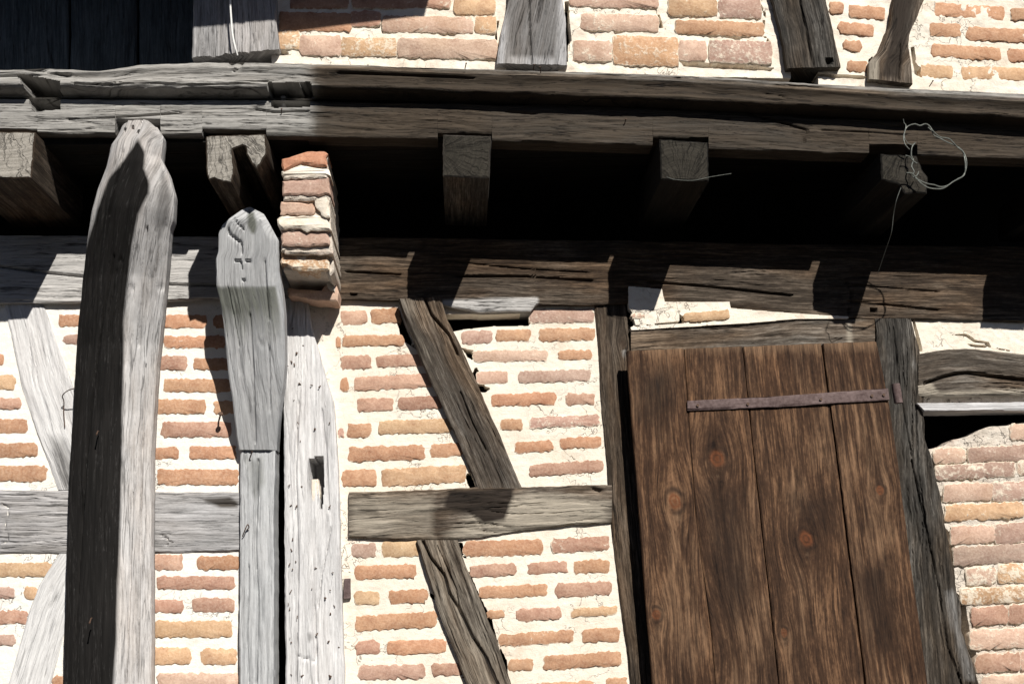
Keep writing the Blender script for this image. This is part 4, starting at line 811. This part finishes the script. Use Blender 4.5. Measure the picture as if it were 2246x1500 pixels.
# tapered strut with rounded head
l2 = [(540, 455), (527, 461), (504, 477), (486, 494), (479, 512), (478, 552), (473, 568), (474, 624), (482, 661), (486, 680), (489, 700), (498, 800), (512, 900), (519, 960), (524, 986)]
r2 = [(556, 455), (576, 464), (587, 482), (609, 523), (610, 591), (618, 648), (620, 680), (623, 750), (623, 800), (618, 850), (611, 900), (607, 950), (604, 986)]
LT('tapered_strut', 'grey tapered strut with a rounded head and a carved mark', l2, r2, 'y', [(455, .37), (480, .40), (600, .33), (700, .27), (800, .20), (900, .13), (990, .06)], M['greyblue'], thick=.10, edge=.002, bev=.006, cat='post',
   profile=lambda F, S_: .02*np.clip(F-.85, 0, 1)/.15,
   tint=[lambda x, y: np.maximum(.75*soft(x, y, [(470, 628), (606, 626), (618, 700), (622, 760), (560, 800), (500, 780), (485, 690)], 5)*np.clip((790-y)/120, 0, 1), .8*soft(x, y, [(545, 458), (560, 470), (565, 500), (560, 516), (550, 512), (540, 490)], 6)), lambda x, y: .5*soft(x, y, [(470, 450), (612, 450), (612, 622), (470, 622)], 4)+.35*(y > 760), None],
   cracks=[([(500, 500), (502, 512), (514, 522), (528, 533)], 2.4, .02), ([(510, 478), (522, 492), (536, 505)], 2.0, .012), ([(530, 534), (531, 556)], 1.6, .015), ([(516, 572), (527, 571), (531, 590)], 1.8, .02), ([(540, 572), (548, 572)], 2.4, .025), ([(534, 616)], 2, .02) if False else ([(533, 615), (537, 616)], 2, .02), ([(500, 628), (512, 690), (525, 760)], 1.5, .01), ([(580, 570), (584, 640), (590, 700)], 2, .012), ([(548, 690), (556, 820), (560, 970)], 2.1, .014), ([(590, 760), (592, 900)], 2, .01)], wave=.002, relief=.0035)

# ------------------------------------------------------------------ brick pier on the nailed post
pr = empty('brick_pier', P(680, 660, .2)); tag(pr, 'crumbling brick pier fragment perched on the nailed post below the beam', 'brick pier')
def pblk(name, poly, d, back, mat, sd, col=None, sm=.3, amp=.006, inset=.008, taper=None):
    o = prism(name, poly, d, back, mat, pr, amp=amp, inset=inset, sd=sd, n_per=.015, taper=taper)
    if col: o.color = (*BR[col], sm)
    return o
# courses corbel outwards towards the top; each mortar bed reaches back to the wall
def course(poly, d, sd, mat='mgrey', amp=.006, name='mortar', tp=(.0, -.015)):
    poly = [(x-10 if x > 715 else x, y) for x, y in poly]
    pblk(name, poly, d, d-.02, M[mat], sd, amp=amp, taper=tp)
course([(622, 350), (700, 343), (727, 345), (729, 392), (622, 392)], .43, 61)
course([(622, 390), (730, 388), (733, 440), (622, 440)], .412, 74)
course([(620, 438), (733, 436), (736, 504), (620, 504)], .385, 75)
course([(622, 502), (736, 500), (740, 556), (622, 556)], .355, 76)
course([(622, 552), (739, 550), (742, 596), (735, 606), (724, 596), (622, 592)], .305, 77)
course([(630, 596), (742, 590), (744, 642), (634, 642)], .05, 72, 'stone')
course([(722, 596), (742, 590), (744, 640), (728, 632)], .16, 73)
pblk('brick', [(617, 348), (640, 342), (675, 332), (712, 330), (720, 337), (717, 364), (690, 366), (660, 358), (640, 366), (622, 376)], .445, .16, M['brick'], 62, 'r', .2)
pblk('mortar', [(617, 376), (635, 364), (665, 361), (700, 367), (722, 372), (722, 384), (690, 388), (660, 391), (640, 387), (618, 384)], .435, .12, M['mcream'], 63, amp=.01)
pblk('brick', [(618, 397), (660, 394), (722, 388), (723, 425), (690, 429), (620, 427)], .425, .16, M['brick'], 64, 'm', .4)
pblk('mortar', [(686, 428), (722, 427), (724, 478), (706, 470), (692, 452)], .41, .12, M['mcream'], 65, amp=.008)
pblk('brick', [(615, 441), (650, 443), (684, 446), (694, 462), (690, 472), (614, 470)], .405, .16, M['brick'], 66, 'k', .3)
pblk('mortar', [(606, 480), (618, 472), (680, 471), (722, 476), (723, 502), (690, 505), (650, 500), (618, 504), (612, 492)], .395, .12, M['mcream'], 67, amp=.008)
pblk('brick', [(615, 503), (650, 501), (690, 506), (720, 504), (722, 536), (680, 540), (617, 538)], .375, .16, M['brick'], 68, 'm', .45)
pblk('mortar', [(617, 538), (722, 537), (723, 552), (617, 550)], .355, .12, M['mcream'], 69)
pblk('brick', [(616, 551), (722, 552), (723, 592), (680, 594), (640, 590), (628, 582), (617, 580)], .325, .25, M['brick'], 70, 'y', .75)
pblk('brick', [(630, 632), (660, 635), (705, 637), (716, 622), (736, 610), (741, 640), (739, 659), (690, 655), (632, 648)], .15, .13, M['brick'], 71, 'k', .4)

# ------------------------------------------------------------------ the shutter
sh = empty('shutter', P(1700, 1980, .1)); tag(sh, 'brown knotty plank shutter hanging on a long iron strap hinge', 'shutter')
E = [[(1375, 770), (1393, 1000), (1432, 1500), (1468, 1960)], [(1501, 765), (1516, 1000), (1527, 1140), (1562, 1400), (1570, 1500), (1606, 1960)], [(1630, 761), (1655, 1000), (1710, 1500), (1760, 1960)], [(1803, 754), (1836, 1000), (1899, 1500), (1957, 1960)], [(1923, 750), (1948, 870), (1968, 1000), (2000, 1250), (2036, 1500), (2100, 1960)]]
KN = [[(1480, 1097, 17), (1440, 1350, 11)], [(1573, 1007, 19), (1537, 1448, 24)], [(1768, 1180, 17), (1720, 1390, 8)], [(1930, 1074, 10)]]
topw = lambda x, y: .6*np.clip((800-y)/45, 0, 1)
blots = [[(1380, 800), (1500, 790), (1500, 900), (1440, 960), (1390, 930)], [(1510, 1050), (1640, 1060), (1660, 1300), (1600, 1420), (1540, 1250)], [(1720, 1080), (1840, 1060), (1850, 1180), (1790, 1190), (1740, 1150)], [(1850, 1250), (1960, 1200), (2000, 1480), (1900, 1440)]]
gp = [1.0, 0.45, 2.6, 2.6, 0]
for i in range(4):
    A = [(x+(gp[i-1] if i else 0)*.8, y) for x, y in E[i]]; B = [(x-gp[i+1 if i < 3 else 4]*.8 if i < 3 else x, y) for x, y in E[i+1]]
    timber('plank', A, B, 'y', .122+[0, .0015, -.001, .002][i], M['shutter'], thick=.03, bev=.004, knots=KN[i], parent=sh, cu=.008, cv=.004, edge=.0012, relief=.0014, wave=.002, rag=.003,
           tint=[lambda x, y, b=blots[i]: .55*soft(x, y, b, 40), lambda x, y, i=i: np.maximum(topw(x, y), np.clip([.15, .05, .12, .2][i]+.9*fbm(x*.012+i*7, y*.0032, 50+i, 3), 0, .30)), None])
hg = timber('strap_hinge', [(1508, 879), (1700, 869), (1948, 851)], [(1508, 900), (1700, 892), (1951, 877)], 'x', .135, M['iron'], thick=.011, bev=.002, parent=sh, edge=.001, relief=.0006, wave=.001, cu=.01, cv=.004)
tube('hinge_knuckle', [P(1964, 842, .13), P(1967, 860, .13), P(1971, 884, .13)], [.019, .02, .019], M['iron'], sh, 12)
for x, y in ((1912, 868), (1938, 866), (1800, 876), (1640, 886), (1530, 889)): nail(x, y, .135, hg, .006, .0055, (0, 0), 1.3, 'rivet')
# ------------------------------------------------------------------ wires, cord, nails on the wall
WD = .60
def wires(name, label, polys, rad, mat, d=WD, cat='wire', grp=None, attach=None):
    r = empty(name, P(*polys[0][0][:2], d)); tag(r, label, cat, grp)
    for i, p in enumerate(polys):
        q = np.array(p, float); dd = q[:, 2] if q.shape[1] > 2 else np.full(len(q), d)+.004*np.sin(np.arange(len(q))*1.7+i)
        tube('strand', smoothpath(P(q[:, 0], q[:, 1], dd)), rad*(1 if i < 2 else .75), mat, r, 6)
    return r
z = lambda pts: [(1880+x/6.817, 240+y/6.817) for x, y in pts]
lp1 = z([(870, 500), (820, 570), (810, 690), (840, 760), (815, 850), (850, 930), (830, 1000), (930, 1060), (1040, 1110), (1150, 1130), (1250, 1160), (1350, 1140), (1440, 1080), (1540, 1030), (1600, 980), (1620, 880), (1610, 760), (1580, 640), (1500, 570), (1440, 500), (1370, 440), (1260, 420), (1200, 390), (1130, 320), (1080, 250), (1020, 220), (940, 245), (860, 222), (760, 255), (715, 320), (695, 420), (715, 520), (780, 600)])
lp2 = z([(740, 950), (820, 960), (880, 1020), (950, 1100), (1060, 1170), (1180, 1190), (1290, 1180), (1400, 1110), (1500, 1045), (1580, 1000), (1625, 900), (1635, 780), (1600, 660), (1530, 580), (1440, 530), (1340, 490), (1250, 440), (1150, 390), (1120, 330), (1060, 270)])
lp3 = z([(690, 150), (700, 200), (730, 250), (710, 350), (710, 430), (760, 510), (830, 530), (870, 490)])
lp4 = z([(720, 690), (790, 710), (840, 770), (900, 810)]); lp5 = z([(920, 930), (900, 980), (860, 1010)])
wires('wire_loop', 'tangled loop of thin grey wire hanging from the broken joist end', [lp1, lp2, lp3, lp4, lp5], .0028, M['wire'])
wires('hanging_wire', 'single thin wire hanging below the wire loop in front of black shade', [[(1976, 412, .57), (1966, 440, .56), (1960, 470, .52), (1955, 510, .48), (1942, 550, .40), (1925, 600, .30)]], .0016, M['wire'])
wires('thin_wire', 'fine pale wire lying across the square joist end above the shutter', [[(1462, 388, .568), (1480, 394, .565), (1520, 396, .565), (1560, 388, .57), (1604, 381, .57)]], .0011, M['wire'])
wires('cord', 'short white twisted cord hanging in front of the wide upper post', [[(500, -260, .56), (505, -60, .545), (505, 0, .54), (507, 40, .535), (510, 75, .53), (516, 105, .525), (521, 122, .51)]], .0042, M['cord'], cat='cord')
wires('bent_wire', 'bent rusty wire hook hanging at the left edge of the dark curved post', [[(162, 852, .1), (148, 857, .09), (137, 868, .06), (140, 880, .03), (140, 905, .02), (142, 937, .015)]], .0024, M['nail'])
nl = empty('nail', P(470, 940, 0)); tag(nl, 'long bent nail sticking out of the brick left of the tapered strut', 'nail')
tube('shank', [P(478, 930, -.02), P(482, 915, .05), P(484, 908, .072)], [.004, .004, .004], M['nail'], nl, 7)
tube('head', [P(484, 908, .072), P(484.5, 906, .076)], [.012, .010], M['nail'], nl, 9)
nl = empty('nail', P(540, 1160, .05)); tag(nl, 'bent nail with a wire eye in the pale lower post', 'nail')
tube('shank', smoothpath([P(532, 1176, .055), P(538, 1160, .08), P(543, 1150, .075), P(546, 1156, .06), P(541, 1162, .055)], 5), .0025, M['nail'], nl, 6)
nl = empty('iron_spike', P(757, 1310, .03)); tag(nl, 'short rusty iron tab in the joint right of the nailed post', 'iron tab')
prism('plate', [(755, 1268), (768, 1268), (769, 1312), (753, 1314)], .02, .03, M['iron'], nl, amp=.001, inset=.002)
nl = empty('nail', P(545, 990, .05)); tag(nl, 'small nail at the joint below the tapered strut', 'nail')
tube('shank', [P(547, 1008, .05), P(553, 990, .085)], [.0028, .0028], M['nail'], nl, 6)

# ------------------------------------------------------------------ overhanging roof above the frame (shades the upper left)
sh_edge = [P(930, 40, DU), P(600, 46, .475), P(440, 60, .475), P(-420, 95, .475)]
back = 0.95
def sunw(p, t): return p - np.array(SUNV)*t
e0 = sunw(sh_edge[0], back); e1 = sunw(sh_edge[1], back); e2 = sunw(sh_edge[2], back); e3 = sunw(sh_edge[3], back)
rf = empty('overhanging_roof', (e1[0], -.45, e1[2]+.4)); tag(rf, 'overhanging tiled eave above the upper left wall', 'roof')
front = [e0, e1, e2, e3]
V = []; 
for p in front: V += [p, p+np.array([0, 0, .05]), np.array([p[0], -.30, p[2]+.55]), np.array([p[0], -.30, p[2]+.60])]
Fc = []
for i in range(3):
    a = i*4; b = a+4
    Fc += [[a, b, b+1, a+1], [a+1, b+1, b+3, a+3], [a+2, a+3, b+3, b+2], [a, a+2, b+2, b]]
Fc += [[0, 1, 3, 2], [12, 14, 15, 13]]
mkobj('roof_slab', V, Fc, M['tile'], rf, smooth=False)

# ------------------------------------------------------------------ unseen building added across the lane, behind the camera, to cut skylight
hs = empty('added_house', (0, -13, 0)); tag(hs, 'low rendered building added unseen across the lane to cut skylight on the timber wall', 'added_house')
M['render'] = plain('grey_house_render', (0.10, 0.095, 0.085), (0.15, 0.14, 0.125), 6, 0.95, 0, 0.004)
M['glass'] = plain('dark_window_glass', (0.02, 0.022, 0.025), (0.03, 0.032, 0.035), 4, 0.15)
boxmesh('wall', (-9, -17, 0.001), (9, -11.5, 4.6), M['render'], hs)
V = [(-9.4, -11.1, 4.45), (9.4, -11.1, 4.45), (9.4, -14.25, 7.4), (-9.4, -14.25, 7.4), (9.4, -17.4, 4.45), (-9.4, -17.4, 4.45)]
mkobj('roof', V, [[0, 1, 2, 3], [3, 2, 4, 5], [0, 3, 5], [1, 4, 2], [0, 5, 4, 1]], M['tile'], hs, smooth=False)
for wx, wz in ((-6, 1.0), (-2.6, 1.0), (3.0, 1.0), (6.4, 1.0)):
    w = boxmesh('window', (wx-.5, -11.53, wz), (wx+.5, -11.46, wz+1.3), M['stone'], hs)
    boxmesh('pane', (wx-.42, -11.455, wz+.08), (wx+.42, -11.445, wz+1.22), M['glass'], w)
boxmesh('door', (-.2, -11.52, 0.02), (.8, -11.44, 2.1), M['iron'], hs)
